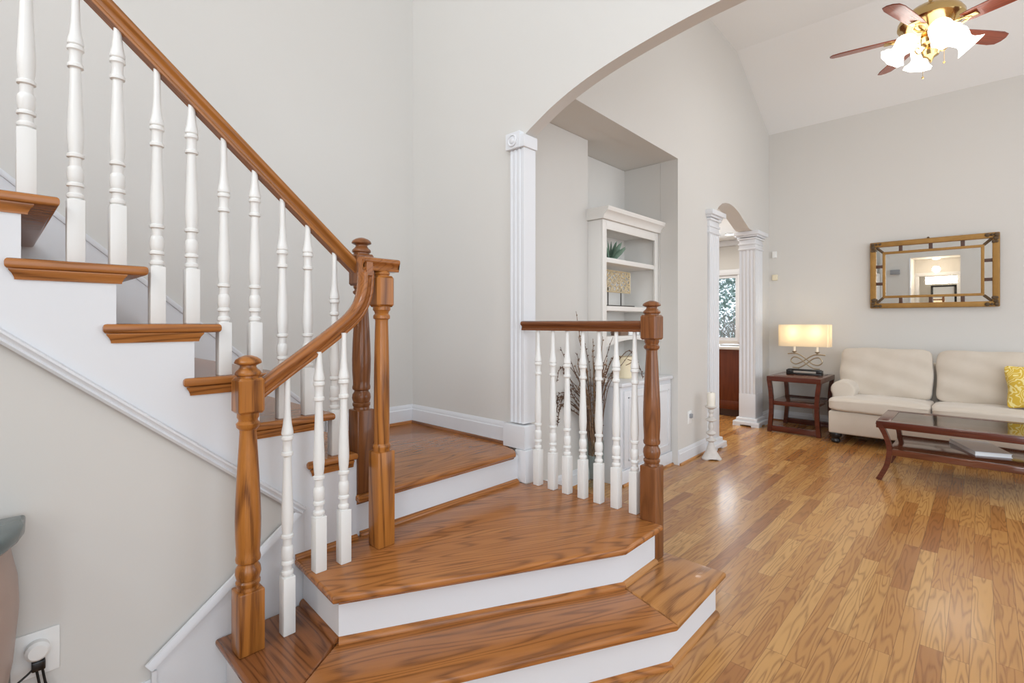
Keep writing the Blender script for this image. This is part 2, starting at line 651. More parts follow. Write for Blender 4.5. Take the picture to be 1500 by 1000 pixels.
def on_z(x, y, z):
    d = pix(x, y)
    return Vector((0, 0, H)) + d * ((z - H) / d.z)


# ================================================================== THE ROOM
R = 0.185                       # one riser
UB, UB2 = 2.20, 2.285            # arch wall, front and back face
VA = 3.11                       # tall wall behind the stairs
VS = 1.98                       # wall under the stairs
UC = 7.25                       # sofa wall


def DV(u):                      # long wall with the niche
    return 2.02 + 0.026 * (u - 4.39)


bm = box(B(), -3.3, 9.3, -3.7, 5.7, -0.06, 0.0)
fl = struct('floor', bm, 'floor', smooth=0)

bm = box(B(), -3.3, UB2, VA, VA + 0.12, 0, 5.1)
struct('wall_back', bm, 'wall', smooth=0)

ARCH = [(2.0, 2.405), (1.912, 2.452), (1.772, 2.520), (1.616, 2.577), (1.437, 2.624), (1.222, 2.662), (0.977, 2.692), (0.75, 2.707), (0.55, 2.711)]
arch = [(p.x, p.y) for p in cr([(a, b, 0) for a, b in ARCH], 4)]
arch_full = arch + [(1.1 - a, b) for a, b in reversed(arch[:-1])]
pts = [(3.23, 0), (3.23, 5.1), (-3.7, 5.1), (-3.7, 0), (-3.4, 0), (-3.4, 2.75), (-1.2, 2.75), (-1.2, 0), (-0.9, 0)] + list(reversed(arch_full)) + [(2.0, 0)]  # rectangular opening beside the arch is added for the living room fill
struct('wall_arch', prism(B(), pts, 'x', UB, UB2), 'wall', smooth=30)

# long wall with alcove, niche arch and vault line
narch = [(5.27, 2.44), (5.30, 2.475), (5.37, 2.535), (5.47, 2.585), (5.58, 2.612), (5.70, 2.622), (5.86, 2.612), (6.02, 2.575), (6.20, 2.51), (6.36, 2.455), (6.42, 2.44)]
pts = [(UB2, 2.79), (4.33, 2.79), (4.33, 0), (5.14, 0), (5.14, 2.44)] + narch + [(6.74, 2.44), (6.74, 0), (UC + 0.1, 0), (UC + 0.1, 3.77), (UC, 3.82), (5.94, 4.42), (UB2, 4.42)]
bm = prism(B(), pts, 'y', 0, 0.17)
for v in bm.verts:
    v.co.y += DV(v.co.x)
struct('wall_niche', bm, 'wall', smooth=30)

# alcove
bm = box(B(), UB2, 3.385, 2.35, 2.45, 0, 2.79)
struct('wall_chase', bm, 'wall', smooth=0)
bm = box(B(), 3.385, 4.45, 2.57, 2.67, 0, 2.79)
box(bm, 3.335, 3.385, 2.45, 2.67, 0, 2.79)
struct('wall_alcove', bm, 'wall', smooth=0)
bm = box(B(), 4.33, 4.45, 2.19, 2.57, 0, 2.79)
struct('wall_alcove_side', bm, 'wall', smooth=0)
bm = box(B(), UB2, 4.45, DV(3) + 0.10, 2.67, 2.7925, 2.88)
struct('ceiling_alcove', bm, 'wall', smooth=0)

# sofa wall, vault, foyer ceiling
bm = box(B(), UC, UC + 0.12, -3.7, 2.3, 0, 4.0)
struct('wall_sofa', bm, 'wall', smooth=0)
bm = prism(B(), [(UC + 0.12, 3.765), (5.94, 4.42), (UB2, 4.42), (UB2, 4.55), (5.97, 4.55), (UC + 0.12, 3.9)], 'y', -3.7, 2.3)
struct('ceiling', bm, 'ceil', smooth=0)
bm = box(B(), -3.3, UB2, -3.7, VA + 0.12, 5.1, 5.2)
struct('ceiling_foyer', bm, 'ceil', smooth=0)

# kitchen beyond the niche
KV0, KV1, KU1, KZ = 2.26, 5.5, 9.0, 2.74
bm = box(B(), UC + 0.12, KU1 + 0.1, 2.16, 2.26, 0, 2.9)
struct('wall_kitchen_side', bm, 'wall', smooth=0)
bm = box(B(), 4.45, KU1 + 0.1, KV1, KV1 + 0.1, 0, 2.9)
struct('wall_kitchen_back', bm, 'wall', smooth=0)
bm = box(B(), 4.35, 4.45, 2.67, KV1, 0, 2.9)
struct('wall_kitchen_near', bm, 'wall', smooth=0)
bm = B()
WV0, WV1, WZ0, WZ1 = 3.10, 4.35, 0.98, 2.13
box(bm, KU1, KU1 + 0.1, KV0, WV0, 0, 2.9)
box(bm, KU1, KU1 + 0.1, WV1, KV1, 0, 2.9)
box(bm, KU1, KU1 + 0.1, WV0, WV1, 0, WZ0)
box(bm, KU1, KU1 + 0.1, WV0, WV1, WZ1, 2.9)
struct('wall_kitchen_window', bm, 'wall', smooth=0)
bm = box(B(), 4.35, KU1 + 0.1, 2.19, KV1 + 0.1, KZ, KZ + 0.1)
struct('ceiling_kitchen', bm, 'ceil', smooth=0)
bm = box(B(), KU1 - 0.05, KU1, KV0, KV1, KZ - 0.10, KZ, 0.012)
struct('trim_1', bm, 'white')
w1 = tag(thing('window_1', (KU1, (WV0 + WV1) / 2, WZ0), 'kitchen window with white casing beyond the columns', None), kind='structure')
bm = B()
for a in ((WV0 - 0.075, WV0), (WV1, WV1 + 0.075)):
    box(bm, KU1 - 0.02, KU1 - 0.001, a[0], a[1], WZ0 - 0.03, WZ1 - 0.001, 0.002)
box(bm, KU1 - 0.025, KU1 - 0.001, WV0 - 0.085, WV1 + 0.085, WZ1, WZ1 + 0.10, 0.005)
obj('casing', bm, 'white', w1)
bm = B()
box(bm, KU1 + 0.02, KU1 + 0.06, WV0, WV1, WZ1 - 0.05, WZ1)
box(bm, KU1 + 0.02, KU1 + 0.06, WV0, WV1, WZ0, WZ0 + 0.05)
box(bm, KU1 + 0.02, KU1 + 0.06, WV0, WV0 + 0.05, WZ0 + 0.05, WZ1 - 0.05)
box(bm, KU1 + 0.02, KU1 + 0.06, WV1 - 0.05, WV1, WZ0 + 0.05, WZ1 - 0.05)
obj('sash', bm, 'white', w1)
obj('pane', box(B(), KU1 + 0.038, KU1 + 0.042, WV0 + 0.05, WV1 - 0.05, WZ0 + 0.05, WZ1 - 0.05), 'pane', w1)

TRIM = [1]
# walls behind the camera: entry windows, lounge windows, openings added for the foyer fills
bm = B()
FV0, FV1 = -3.7, -3.6
holes = [(-1.7, 1.3, 0.3, 4.5), (2.9, 6.7, 0.5, 3.0)]
us = [-3.3, -1.7, 1.3, 2.9, 6.7, UC]
for a, b in zip(us, us[1:]):
    h = [q for q in holes if q[0] == a and q[1] == b]
    if h:
        box(bm, a, b, FV0, FV1, 0, h[0][2])
        box(bm, a, b, FV0, FV1, h[0][3], 5.1)
    else:
        box(bm, a, b, FV0, FV1, 0, 5.1)
struct('wall_front', bm, 'wall', smooth=0)
for i, (a, b, z0, z1) in enumerate(holes):
    w = tag(thing('window_%d' % (i + 2), ((a + b) / 2, -3.65, z0), None, None), kind='structure')
    bm = B()
    nu, nz = (4, 5) if i == 0 else (5, 3)
    for k in range(nu + 1):
        x = a + (b - a) * k / nu
        box(bm, max(a, x - 0.025), min(b, x + 0.025), -3.67, -3.63, z0, z1)
    for k in range(nz + 1):
        z = z0 + (z1 - z0) * k / nz
        box(bm, a, b, -3.665, -3.635, max(z0, z - 0.025), min(z1, z + 0.025))
    obj('window_frame', bm, 'white', w)
HU = -3.2
bm = B()
box(bm, HU - 0.1, HU, -3.7, -3.3, 0, 3.7)
box(bm, HU - 0.1, HU, -3.3, -1.1, 0, 0.45)
box(bm, HU - 0.1, HU, -3.3, -1.1, 2.75, 3.7)
box(bm, HU - 0.1, HU, -1.1, 0.50, 0, 3.7)
box(bm, HU - 0.1, HU, 1.28, VA + 0.12, 0, 3.7)
box(bm, HU - 0.1, HU, 0.50, 1.28, 2.05, 3.7)
box(bm, HU - 0.1, HU, -3.7, -1.2, 3.7, 5.1)
box(bm, HU - 0.1, HU, 2.4, VA + 0.12, 3.7, 5.1)
box(bm, HU - 0.1, HU, -1.2, 2.4, 4.95, 5.1)
struct('wall_left', bm, 'wall', smooth=0)
for i, (a, b, z0, z1, nv) in enumerate(((-3.3, -1.1, 0.45, 2.75, 3), (-1.2, 2.4, 3.7, 4.95, 5))):  # unseen window frames, added to go with the two foyer fill lights
    w = tag(thing('window_%d' % (i + 4), (HU - 0.05, (a + b) / 2, z0), None, None), kind='structure')
    bm = B()
    for k in range(nv + 1):
        y = a + (b - a) * k / nv
        box(bm, HU - 0.07, HU - 0.03, max(a, y - 0.025), min(b, y + 0.025), z0, z1)
    for z in (z0, (z0 + z1) / 2, z1):
        box(bm, HU - 0.065, HU - 0.035, a, b, max(z0, z - 0.025), min(z1, z + 0.025))
    obj('window_frame', bm, 'white', w)
dr = tag(thing('door_1', (HU, 0.89, 0), 'white cased doorway of the bathroom', None), kind='structure')
bm = B()
for s in (1, ):
    box(bm, HU, HU + 0.02, 0.41, 0.50, 0, 2.05, 0.004)
    box(bm, HU, HU + 0.02, 1.28, 1.37, 0, 2.05, 0.004)
    box(bm, HU, HU + 0.02, 0.41, 1.37, 2.05, 2.14, 0.004)
obj('casing', bm, 'white', dr)
bm = B()
HF = -1.85
box(bm, HU, HF, 1.36, 1.975, 0, 3.1)
box(bm, HU, HF, -0.9, 0.40, 0, 3.1)
box(bm, HU, HF, 0.401, 1.359, 2.5, 3.1)
struct('wall_hall', bm, 'wall', smooth=0)
TRIM[0] += 1
bm = box(B(), HF - 0.09, HF + 0.012, 1.345, 1.372, 0, 2.5, 0.002)
struct('trim_%d' % TRIM[0], bm, 'white')
bm = B()
box(bm, -4.9, -4.8, -0.2, 2.0, 0, 2.5)
box(bm, -4.8, HU - 0.1, -0.3, -0.2, 0, 2.5)
box(bm, -4.8, HU - 0.1, 2.0, 2.1, 0, 2.5)
struct('wall_bathroom', bm, 'wall', smooth=0)
struct('ceiling_bathroom', box(B(), -4.9, HU - 0.1, -0.3, 2.1, 2.5, 2.6), 'ceil', smooth=0)
struct('floor_bathroom', box(B(), -4.9, -3.3, -0.3, 2.1, -0.06, 0.0), 'ceil', smooth=0)

# ---- baseboards and mouldings
BBP = [(0, 0), (0.016, 0), (0.016, 0.098), (0.011, 0.104), (0.011, 0.118), (0.006, 0.126), (0.004, 0.133), (0, 0.133)]


def baseboard(name, a, b, z, n, shoe=True):
    """a, b plan points on the wall face; n = outward plan normal"""
    bm = B()
    a3, b3 = Vector((a[0], a[1], z)), Vector((b[0], b[1], z))
    nn = Vector((n[0], n[1], 0)).normalized()
    t = bmesh.new()
    r0 = [t.verts.new(a3 + nn * s + Vector((0, 0, h))) for s, h in BBP]
    r1 = [t.verts.new(b3 + nn * s + Vector((0, 0, h))) for s, h in BBP]
    q = len(BBP)
    for j in range(q):
        t.faces.new((r0[j], r0[(j + 1) % q], r1[(j + 1) % q], r1[j]))
    t.faces.new(r0)
    t.faces.new(r1)
    merge(bm, t)
    return struct(name, bm, 'white')



def shoe(a, b, z, n, r=0.017, mat='tread_u'):
    TRIM[0] += 1
    bm = B()
    a3, b3 = Vector((a[0], a[1], z)), Vector((b[0], b[1], z))
    nn = Vector((n[0], n[1], 0)).normalized()
    pr = [(0, 0)] + [(r * cos(t * pi / 10), r * sin(t * pi / 10)) for t in range(6)]
    t = bmesh.new()
    r0 = [t.verts.new(a3 + nn * s + Vector((0, 0, h))) for s, h in pr]
    r1 = [t.verts.new(b3 + nn * s + Vector((0, 0, h))) for s, h in pr]
    for j in range(len(pr)):
        t.faces.new((r0[j], r0[(j + 1) % len(pr)], r1[(j + 1) % len(pr)], r1[j]))
    t.faces.new(r0)
    t.faces.new(r1)
    merge(bm, t)
    return struct('trim_%d' % TRIM[0], bm, mat)


Z3 = 3 * R
baseboard('baseboard_back', (1.52, VA), (UB, VA), Z3, (0, -1))
baseboard('baseboard_arch', (UB, VA), (UB, 2.11), Z3, (-1, 0))
shoe((1.2, VA - 0.016), (UB - 0.016, VA - 0.016), Z3, (0, -1))
shoe((UB - 0.016, VA - 0.016), (UB - 0.016, 2.115), Z3, (-1, 0), mat='tread_v')
baseboard('baseboard_niche', (4.33, DV(4.33)), (4.98, DV(4.98)), 0, (0.026, -1))
baseboard('baseboard_niche_end', (6.92, DV(6.92)), (UC, DV(UC)), 0, (0.026, -1))
baseboard('baseboard_sofa', (UC, DV(UC)), (UC, -3.6), 0, (-1, 0))
baseboard('baseboard_chase', (UB2, 2.35), (3.385, 2.35), 0, (0, -1))
shoe((4.33, DV(4.33) - 0.016), (4.98, DV(4.98) - 0.016), 0, (0.026, -1), mat='tread_l')
shoe((UB2, 2.334), (3.385, 2.334), 0, (0, -1), mat='tread_l')
shoe((6.94, DV(6.92) - 0.016), (UC - 0.016, DV(UC) - 0.016), 0, (0.026, -1), mat='tread_l')
shoe((UC - 0.016, DV(UC) - 0.03), (UC - 0.016, -3.6), 0, (-1, 0), mat='tread_v')


# ================================================================== STAIRCASE
RUN = 0.2120
def u_riser(n):                 # riser that climbs to tread n
    return 0.279 - RUN * (n - 8)


def u_nose(n):
    return u_riser(n) + 0.080


st = thing('staircase', (0.9, 1.6, 0), 'oak and white staircase turning up to the left', 'staircase')
# step one: three mitred boards, step two, landing
TH = 0.030
fl0, fr0 = (0.555, 1.448), (1.757, 0.819)
mit_l, mit_r = (0.842, 1.640), (1.853, 1.103)
back_r = (2.27, 1.103)
end_r = (2.27, 0.834)


def board(name, pts, z, mat, bev=0.011, parent=st, th=TH):
    return obj(name, prism(B(), pts, 'z', z - th, z, bev), mat, parent)


Z1, Z2 = R, 2 * R
board('tread', [fl0, fr0, mit_r, mit_l], Z1, 'tread_d')
board('tread', [(0.555, 1.449), mit_l, (0.862, 1.965), (0.555, 1.965)], Z1, 'tread_v')
board('tread', [(1.7572, 0.8195), end_r, (2.27, 1.14), (1.853, 1.14), (1.8532, 1.1035)], Z1, 'tread_l')
s2 = [(0.806, 1.601), (1.812, 1.065), (2.137, 1.068), (2.137, 1.19), (2.27, 1.19), (2.27, 1.915), (2.14, 1.915), (2.14, 1.99), (0.835, 1.975)]
board('tread', s2, Z2, 'tread_d')
board('tread', [(1.095, 1.937), (2.085, 1.943), (2.135, 2.0), (2.16, 2.10), (2.195, 2.10), (2.195, 3.095), (1.0, 3.095), (1.0, 2.05), (1.095, 2.05)], Z3, 'tread_u')
# risers
bm = prism(B(), [(0.590, 1.475), (1.775, 0.862), (2.235, 0.866), (2.235, 1.3), (1.9, 1.3), (0.90, 1.70), (0.90, 1.962), (0.590, 1.962)], 'z', 0.0, Z1 - TH)
obj('riser', bm, 'white', st)
bm = prism(B(), [(0.845, 1.632), (1.848, 1.106), (2.136, 1.108), (2.136, 1.19), (2.235, 1.19), (2.235, 1.90), (2.13, 1.90), (2.13, 1.962), (0.866, 1.962)], 'z', Z1, Z2 - TH)
obj('riser', bm, 'white', st)
bm = box(B(), 1.09, 2.145, 1.978, 2.06, Z2, Z3 - TH)
obj('riser', bm, 'white', st)


def cove(bm, a, b, z, n, h=0.022, d=0.016):
    """scotia below a nosing: deep at the top, thin below"""
    a3, b3 = Vector((a[0], a[1], z)), Vector((b[0], b[1], z))
    nn = Vector((n[0], n[1], 0)).normalized()
    pr = [(0, 0), (d, 0), (d, -0.004), (d * 0.6, -h * 0.45), (d * 0.35, -h * 0.8), (d * 0.3, -h), (0, -h)]
    t = bmesh.new()
    r0 = [t.verts.new(a3 + nn * s + Vector((0, 0, q))) for s, q in pr]
    r1 = [t.verts.new(b3 + nn * s + Vector((0, 0, q))) for s, q in pr]
    for j in range(len(pr)):
        t.faces.new((r0[j], r0[(j + 1) % len(pr)], r1[(j + 1) % len(pr)], r1[j]))
    t.faces.new(r0)
    t.faces.new(r1)
    merge(bm, t)
    return bm


obj('scotia', cove(B(), (0.845, 1.632), (1.848, 1.106), Z2 - TH, (-0.53, -1)), 'tread_d', st)
obj('scotia', cove(B(), (1.10, 1.978), (2.10, 1.978), Z3 - TH, (0, -1), 0.016), 'tread_u', st)
NF = (-0.464, -0.886)
shoe((0.845, 1.632), (1.853, 1.103), Z1, NF, 0.019, 'tread_d')
shoe((1.848, 1.106), (2.136, 1.108), Z1, (0, -1), 0.019, 'tread_l')
shoe((0.868, 1.962), (0.845, 1.632), Z1, (-1, -0.06), 0.019, 'tread_v')
shoe((1.12, 1.978), (2.13, 1.978), Z2, (0, -1), 0.019, 'tread_u')
shoe((0.835, 1.966), (1.10, 1.966), Z2, (0, -1), 0.017, 'tread_u')
shoe((0.590, 1.475), (1.779, 0.8605), 0, (-0.459, -0.888), 0.019, 'tread_d')
shoe((1.775, 0.862), (2.235, 0.866), 0, (0, -1), 0.019, 'tread_l')

for n in range(4, 14):
    z = n * R
    ur, un = u_riser(n), u_nose(n)
    ul = u_riser(n + 1) - 0.034
    back = u_riser(n + 1) + 0.004
    if n == 4:
        pts = [(ul, 1.95), (1.098, 1.95), (1.098, 2.045), (1.20, 2.045), (1.20, 3.09), (back, 3.09), (back, 1.978), (ul, 1.978)]
    else:
        pts = [(ul, 1.95), (un, 1.95), (un, 3.09), (back, 3.09), (back, 1.978), (ul, 1.978)]
    t = board('tread', pts, z, 'tread_u')
    e1 = ur + 0.02 if n > 4 else 1.095
    bm = cove(B(), (0, 1.966), (1, 1.966), z - TH, (0, -1), 0.030, 0.014)
    for v in bm.verts:      # mitred returns: the ends follow the moulding in
        q = (1.966 - v.co.y) / 0.014
        v.co.x = (ul + 0.026 - 0.018 * q) if v.co.x < 0.5 else (e1 - 0.012 + (0.018 * q if n > 4 else 0.0))
    obj('scotia', bm, 'tread_u', t)
    bm = box(B(), ur - 0.012, ur, 1.984, 3.085, z - R, z - TH)
    obj('riser', bm, 'white', st)

# white stringer with saw-tooth top and sloping cap, the skirt beside the first steps
capz = lambda u: 1.281 - 0.848 * (u - 0.026)
top = []
for n in range(4, 14):
    top += [(u_riser(n), (n - 1) * R - TH if n > 4 else Z3 - TH), (u_riser(n), n * R - TH)]
ue = u_riser(14)
pts = [(ue, capz(ue)), (0.872, capz(0.872)), (0.872, 0.36), (1.10, 0.36)] + [(1.10, Z3 - TH)] + [(min(a, 1.10), b) for a, b in top] + [(ue, 13 * R - TH)]
cl = []
for p in pts:
    if not cl or (abs(p[0] - cl[-1][0]) + abs(p[1] - cl[-1][1])) > 1e-4:
        cl.append(p)
obj('stringer', prism(B(), cl, 'y', 1.966, 1.984), 'white', st)
bm = B()
CAPP = [(0.0, -0.030), (-0.010, -0.030), (-0.017, -0.022), (-0.011, -0.016), (-0.020, -0.006), (-0.020, 0.0), (-0.006, 0.004), (0.0, 0.004)]
sweep(bm, [(-a, b) for a, b in CAPP], [(0.872, 1.966, capz(0.872)), (ue, 1.966, capz(ue))], (0, -1, 0))
obj('stringer_cap', bm, 'white', st)
skz = lambda u: 0.169 + 0.762 * (u - 0.369)
obj('skirt_board', prism(B(), [(0.369, 0), (0.369, 0.169), (0.872, skz(0.872)), (0.872, 0)], 'y', 1.967, 1.9795), 'white', st)
bm = B()
sweep(bm, [(0.0, -0.028), (0.008, -0.026), (0.014, -0.012), (0.014, 0.0), (0.0, 0.002)], [(0.369, 1.967, 0.169), (0.872, 1.967, skz(0.872))], (0, -1, 0))
box(bm, 0.369, 0.382, 1.957, 1.967, 0, 0.165)
obj('skirt_cap', bm, 'white', st)
# wall below the stairs
pts = [(HU, 0), (0.372, 0), (0.88, 0.36), (0.88, capz(0.88)), (u_riser(13), capz(u_riser(13))), (u_riser(14), 2.6), (HU, 2.6)]
struct('wall_stairs', prism(B(), [(HU, 0), (0.88, 0), (0.88, capz(0.88)), (u_riser(14), capz(u_riser(14))), (HU, capz(u_riser(14)))], 'y', 1.980, 1.995), 'wall', smooth=0)
baseboard('baseboard_stairs', (HU, 1.98), (0.369, 1.98), 0, (0, -1))
# sloped skirt along the tall wall
sa = lambda u: 1.726 - 0.874 * (u - 0.318)
bm = prism(B(), [(-1.3, sa(-1.3)), (1.505, Z3 + 0.133), (1.505, Z3), (1.0, Z3), (-1.3, sa(-1.3) - 0.6)], 'y', VA - 0.016, VA)
sweep(bm, [(0.0, -0.024), (0.008, -0.022), (0.012, -0.008), (0.010, 0.0), (0.0, 0.002)], [(1.505, VA - 0.016, Z3 + 0.133), (-1.3, VA - 0.016, sa(-1.3))], (0, -1, 0))
TRIM[0] += 1
struct('trim_%d' % TRIM[0], bm, 'white')


# ================================================================== RAILINGS
def square_block(bm, cx, cy, hw, z0, z1, ch=0.006):
    return box(bm, cx - hw, cx + hw, cy - hw, cy + hw, z0, z1, ch, 2)


def newel(parent, cx, cy, zb, zl, zring, zshaft_t, zu0, zu1, ztop, mat, hw=0.0415, notch=None):
    """turned newel: lower block, vase turning, upper block; mushroom finial as its own part"""
    bm = B()
    square_block(bm, cx, cy, hw, zb, zl)
    h = zring - zl
    pr = [(0.036, zl - 0.004), (0.034, zl + 0.01), (0.0385, zl + 0.018), (0.0385, zl + 0.026), (0.031, zl + 0.034), (0.036, zl + 0.34 * h), (0.0405, zl + 0.52 * h),
          (0.0385, zl + 0.68 * h), (0.031, zl + 0.80 * h), (0.031, zl + 0.85 * h), (0.038, zl + 0.90 * h), (0.0395, zring), (0.0365, zring + 0.012), (0.037, zring + 0.03)]
    hs = zshaft_t - zring
    for f, r in ((0.10, 0.0395), (0.25, 0.0405), (0.42, 0.0385), (0.6, 0.035), (0.8, 0.0305), (0.97, 0.0265), (1.0, 0.027)):
        pr.append((r, zring + 0.03 + (hs - 0.03) * f))
    q = zu0 - zshaft_t
    pr += [(0.036, zshaft_t + 0.18 * q), (0.0375, zshaft_t + 0.38 * q), (0.030, zshaft_t + 0.52 * q), (0.030, zshaft_t + 0.62 * q), (0.0345, zshaft_t + 0.75 * q), (0.0345, zu0 + 0.004)]
    lathe(bm, pr, cx, cy, 28)
    t = bmesh.new()
    bmesh.ops.create_cube(t, size=1.0)
    for v in t.verts:
        v.co = Vector((cx + v.co.x * 2 * hw, cy + v.co.y * 2 * hw, (zu0 + zu1) / 2 + v.co.z * (zu1 - zu0)))
    bmesh.ops.bevel(t, geom=list(t.edges), offset=0.008, segments=1, affect='EDGES')
    merge(bm, t)
    o = obj('newel_post', bm, mat, parent)
    k = (ztop - zu1) / 0.075
    f = [(0.034, 0), (0.034, 0.008), (0.0395, 0.011), (0.041, 0.016), (0.039, 0.022), (0.030, 0.030), (0.0255, 0.037), (0.0255, 0.042), (0.034, 0.0455), (0.0415, 0.049), (0.0425, 0.053), (0.039, 0.061), (0.027, 0.069), (0.012, 0.0745), (0.001, 0.075)]
    obj('finial', lathe(B(), [(r, zu1 - 0.002 + z * k) for r, z in f], cx, cy, 28), mat, o)
    return o


def baluster_bm(h, k=1.0):
    """white turned baluster standing at the origin, k stretches the turned section"""
    bm = B()
    s = 0.0215
    square_block(bm, 0, 0, s, 0, 0.190 * k, 0.003)
    P_ = [(0.0185, 0.188), (0.0165, 0.191), (0.0165, 0.194), (0.0205, 0.197), (0.0216, 0.202), (0.0205, 0.207), (0.0155, 0.212), (0.0152, 0.224), (0.0165, 0.229), (0.0212, 0.231), (0.0216, 0.236), (0.0205, 0.240), (0.0165, 0.243), (0.0190, 0.250),
          (0.0203, 0.262), (0.0203, 0.278), (0.0188, 0.287), (0.0152, 0.292), (0.0146, 0.305), (0.0155, 0.316), (0.0210, 0.319), (0.0215, 0.3235), (0.0210, 0.328), (0.0160, 0.331), (0.0186, 0.350),
          (0.0204, 0.378), (0.0200, 0.405), (0.0178, 0.455), (0.0155, 0.510), (0.0138, 0.565), (0.0133, 0.586), (0.0150, 0.589), (0.0196, 0.591), (0.0202, 0.596), (0.0196, 0.601), (0.0158, 0.604), (0.0150, 0.620), (0.0158, 0.637),
          (0.0175, 0.641), (0.0206, 0.644), (0.0210, 0.649), (0.0204, 0.654), (0.0168, 0.657), (0.0200, 0.661), (0.0204, 0.667), (0.0192, 0.674), (0.0150, 0.694), (0.0122, 0.722), (0.0106, 0.755)]
    pr = [(r, z * k) for r, z in P_ if z * k < h - 0.01] + [(0.0098, h)]
    lathe(bm, pr, 0, 0, 18)
    return bm


def balusters(parent, items):
    cache = {}
    for x, y, z0, z1, k in items:
        key = (round(z1 - z0, 3), k)
        if key not in cache:
            bm = baluster_bm(z1 - z0, k)
            for v in bm.verts:
                v.co += wloc(parent)
            o = obj('baluster', bm, 'ivory', parent, 28)
            cache[key] = o
        else:
            o = cache[key].copy()
            COL.objects.link(o)
            o.parent = parent
        o.location = Vector((x, y, z0)) - wloc(parent)


# profile of the handrail: (side, height) - bread-loaf top over a narrower base
_h = [(0.021, 0.0), (0.0225, 0.006), (0.0205, 0.0105), (0.0165, 0.0125), (0.0175, 0.020), (0.0225, 0.0275), (0.0285, 0.031), (0.0312, 0.036), (0.0312, 0.043), (0.0285, 0.048), (0.022, 0.0515), (0.011, 0.054)]
RP = _h + [(0.0, 0.0547)] + [(-a, b) for a, b in reversed(_h)]

# main flight
rb = lambda u: 2.129 - 0.8755 * (u - 0.397)     # underside height of the sloping rail
VR = 2.0
ra = thing('stair_railing', (0.5, VR, 4 * R), 'white balusters and sloping oak handrail climbing the upper flight', 'railing')
bm = sweep(B(), RP, [(1.105, VR, rb(1.105)), (-0.62, VR, rb(-0.62))], (0, -1, 0))
obj('handrail', bm, 'rail_main', ra)
items = []
for u, n in ((0.079, 9), (0.186, 8), (0.287, 8), (0.391, 7), (0.491, 7), (0.592, 6), (0.698, 6), (0.800, 5), (0.901, 5), (1.016, 4)):
    items.append((u, VR, n * R, rb(u) + 0.012, 1.0))
balusters(ra, items)
newel(ra, 1.142, 1.999, Z3, 0.918, 1.015, 1.42, 1.462, 1.600, 1.676, 'newel_dark')

# lower railing with gooseneck
rl = thing('gooseneck_railing', (0.85, 1.82, Z1), 'oak handrail sweeping up a gooseneck between two newels at the first steps', 'railing')
newel(rl, 0.6145, 1.8225, Z1, 0.395, 0.500, 0.935, 0.992, 1.112, 1.190, 'newel')
NMU, NMV = 1.140, 1.832
VL = 1.824
g = cr([(0.650, VL, 1.032), (0.75, VL, 1.103), (0.85, VL, 1.172), (0.945, VL, 1.240), (1.015, VL, 1.297), (1.058, VL, 1.352), (1.082, VL, 1.42), (1.088, VL, 1.50)], 5)
RPG = [(a, b) for a, b in RP]
sweepbm = sweep(B(), RPG, g, (0, 1, 0))
# level cap over the middle post
sweep(sweepbm, RP, [(1.040, VL, 1.512), (1.205, VL, 1.512)], (0, 1, 0))
t = bmesh.new()
bmesh.ops.create_cube(t, size=1.0)
for v in t.verts:
    v.co = Vector((1.0625 + v.co.x * 0.052, VL + v.co.y * 0.058, 1.522 + v.co.z * 0.088))
bmesh.ops.bevel(t, geom=list(t.edges), offset=0.012, segments=3, affect='EDGES')
merge(sweepbm, t)
# make sure the neck turns outward (towards the lower newel)
obj('handrail', sweepbm, 'rail_low', rl)


def rail_low_bottom(u):
    for a, b in zip(g, g[1:]):
        if a.x <= u <= b.x:
            f = (u - a.x) / (b.x - a.x)
            return a.z + (b.z - a.z) * f
    return 1.1


balusters(rl, [(0.744, 1.8165, Z1, rail_low_bottom(0.744) + 0.012, 1.08), (0.858, 1.8095, Z2, rail_low_bottom(0.858) + 0.012, 1.08), (0.955, 1.8045, Z2, rail_low_bottom(0.955) + 0.012, 1.08)])
# post under the gooseneck: slender turned post with no finial
bm = B()
hw = 0.0400
square_block(bm, NMU, NMV, hw, Z2, 0.765)
lathe(bm, [(0.034, 0.76), (0.034, 0.772), (0.0365, 0.778), (0.0365, 0.788), (0.031, 0.796), (0.032, 0.81), (0.0325, 0.95), (0.0315, 1.1), (0.029, 1.22), (0.0265, 1.305), (0.0275, 1.312), (0.0345, 1.316), (0.0345, 1.328), (0.028, 1.336), (0.030, 1.345), (0.036, 1.352), (0.036, 1.366)], NMU, NMV, 28)
t = bmesh.new()
bmesh.ops.create_cube(t, size=1.0)
for v in t.verts:
    v.co = Vector((NMU + v.co.x * 0.08, NMV + v.co.y * 0.08, 1.429 + v.co.z * 0.130))
bmesh.ops.bevel(t, geom=list(t.edges), offset=0.010, segments=1, affect='EDGES')
merge(bm, t)
lathe(bm, [(0.030, 1.488), (0.030, 1.497), (0.034, 1.501), (0.034, 1.507), (0.030, 1.513)], NMU, NMV, 24)
obj('newel_post', bm, 'newel', rl)

# balustrade under the arch
rr = thing('arch_balustrade', (2.178, 1.5, Z2), 'level dark oak rail with seven white balusters beside the arch pilaster', 'balustrade')
RPL = [(a * 1.0, b) for a, b in RP]
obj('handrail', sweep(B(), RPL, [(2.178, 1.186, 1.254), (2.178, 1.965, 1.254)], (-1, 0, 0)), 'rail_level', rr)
balusters(rr, [(2.178, v, Z2, 1.266, 1.07) for v in (1.855, 1.747, 1.647, 1.543, 1.443, 1.340, 1.236)])
newel(rr, 2.1795, 1.1465, Z1, 0.622, 0.735, 1.168, 1.218, 1.335, 1.405, 'newel_dark')

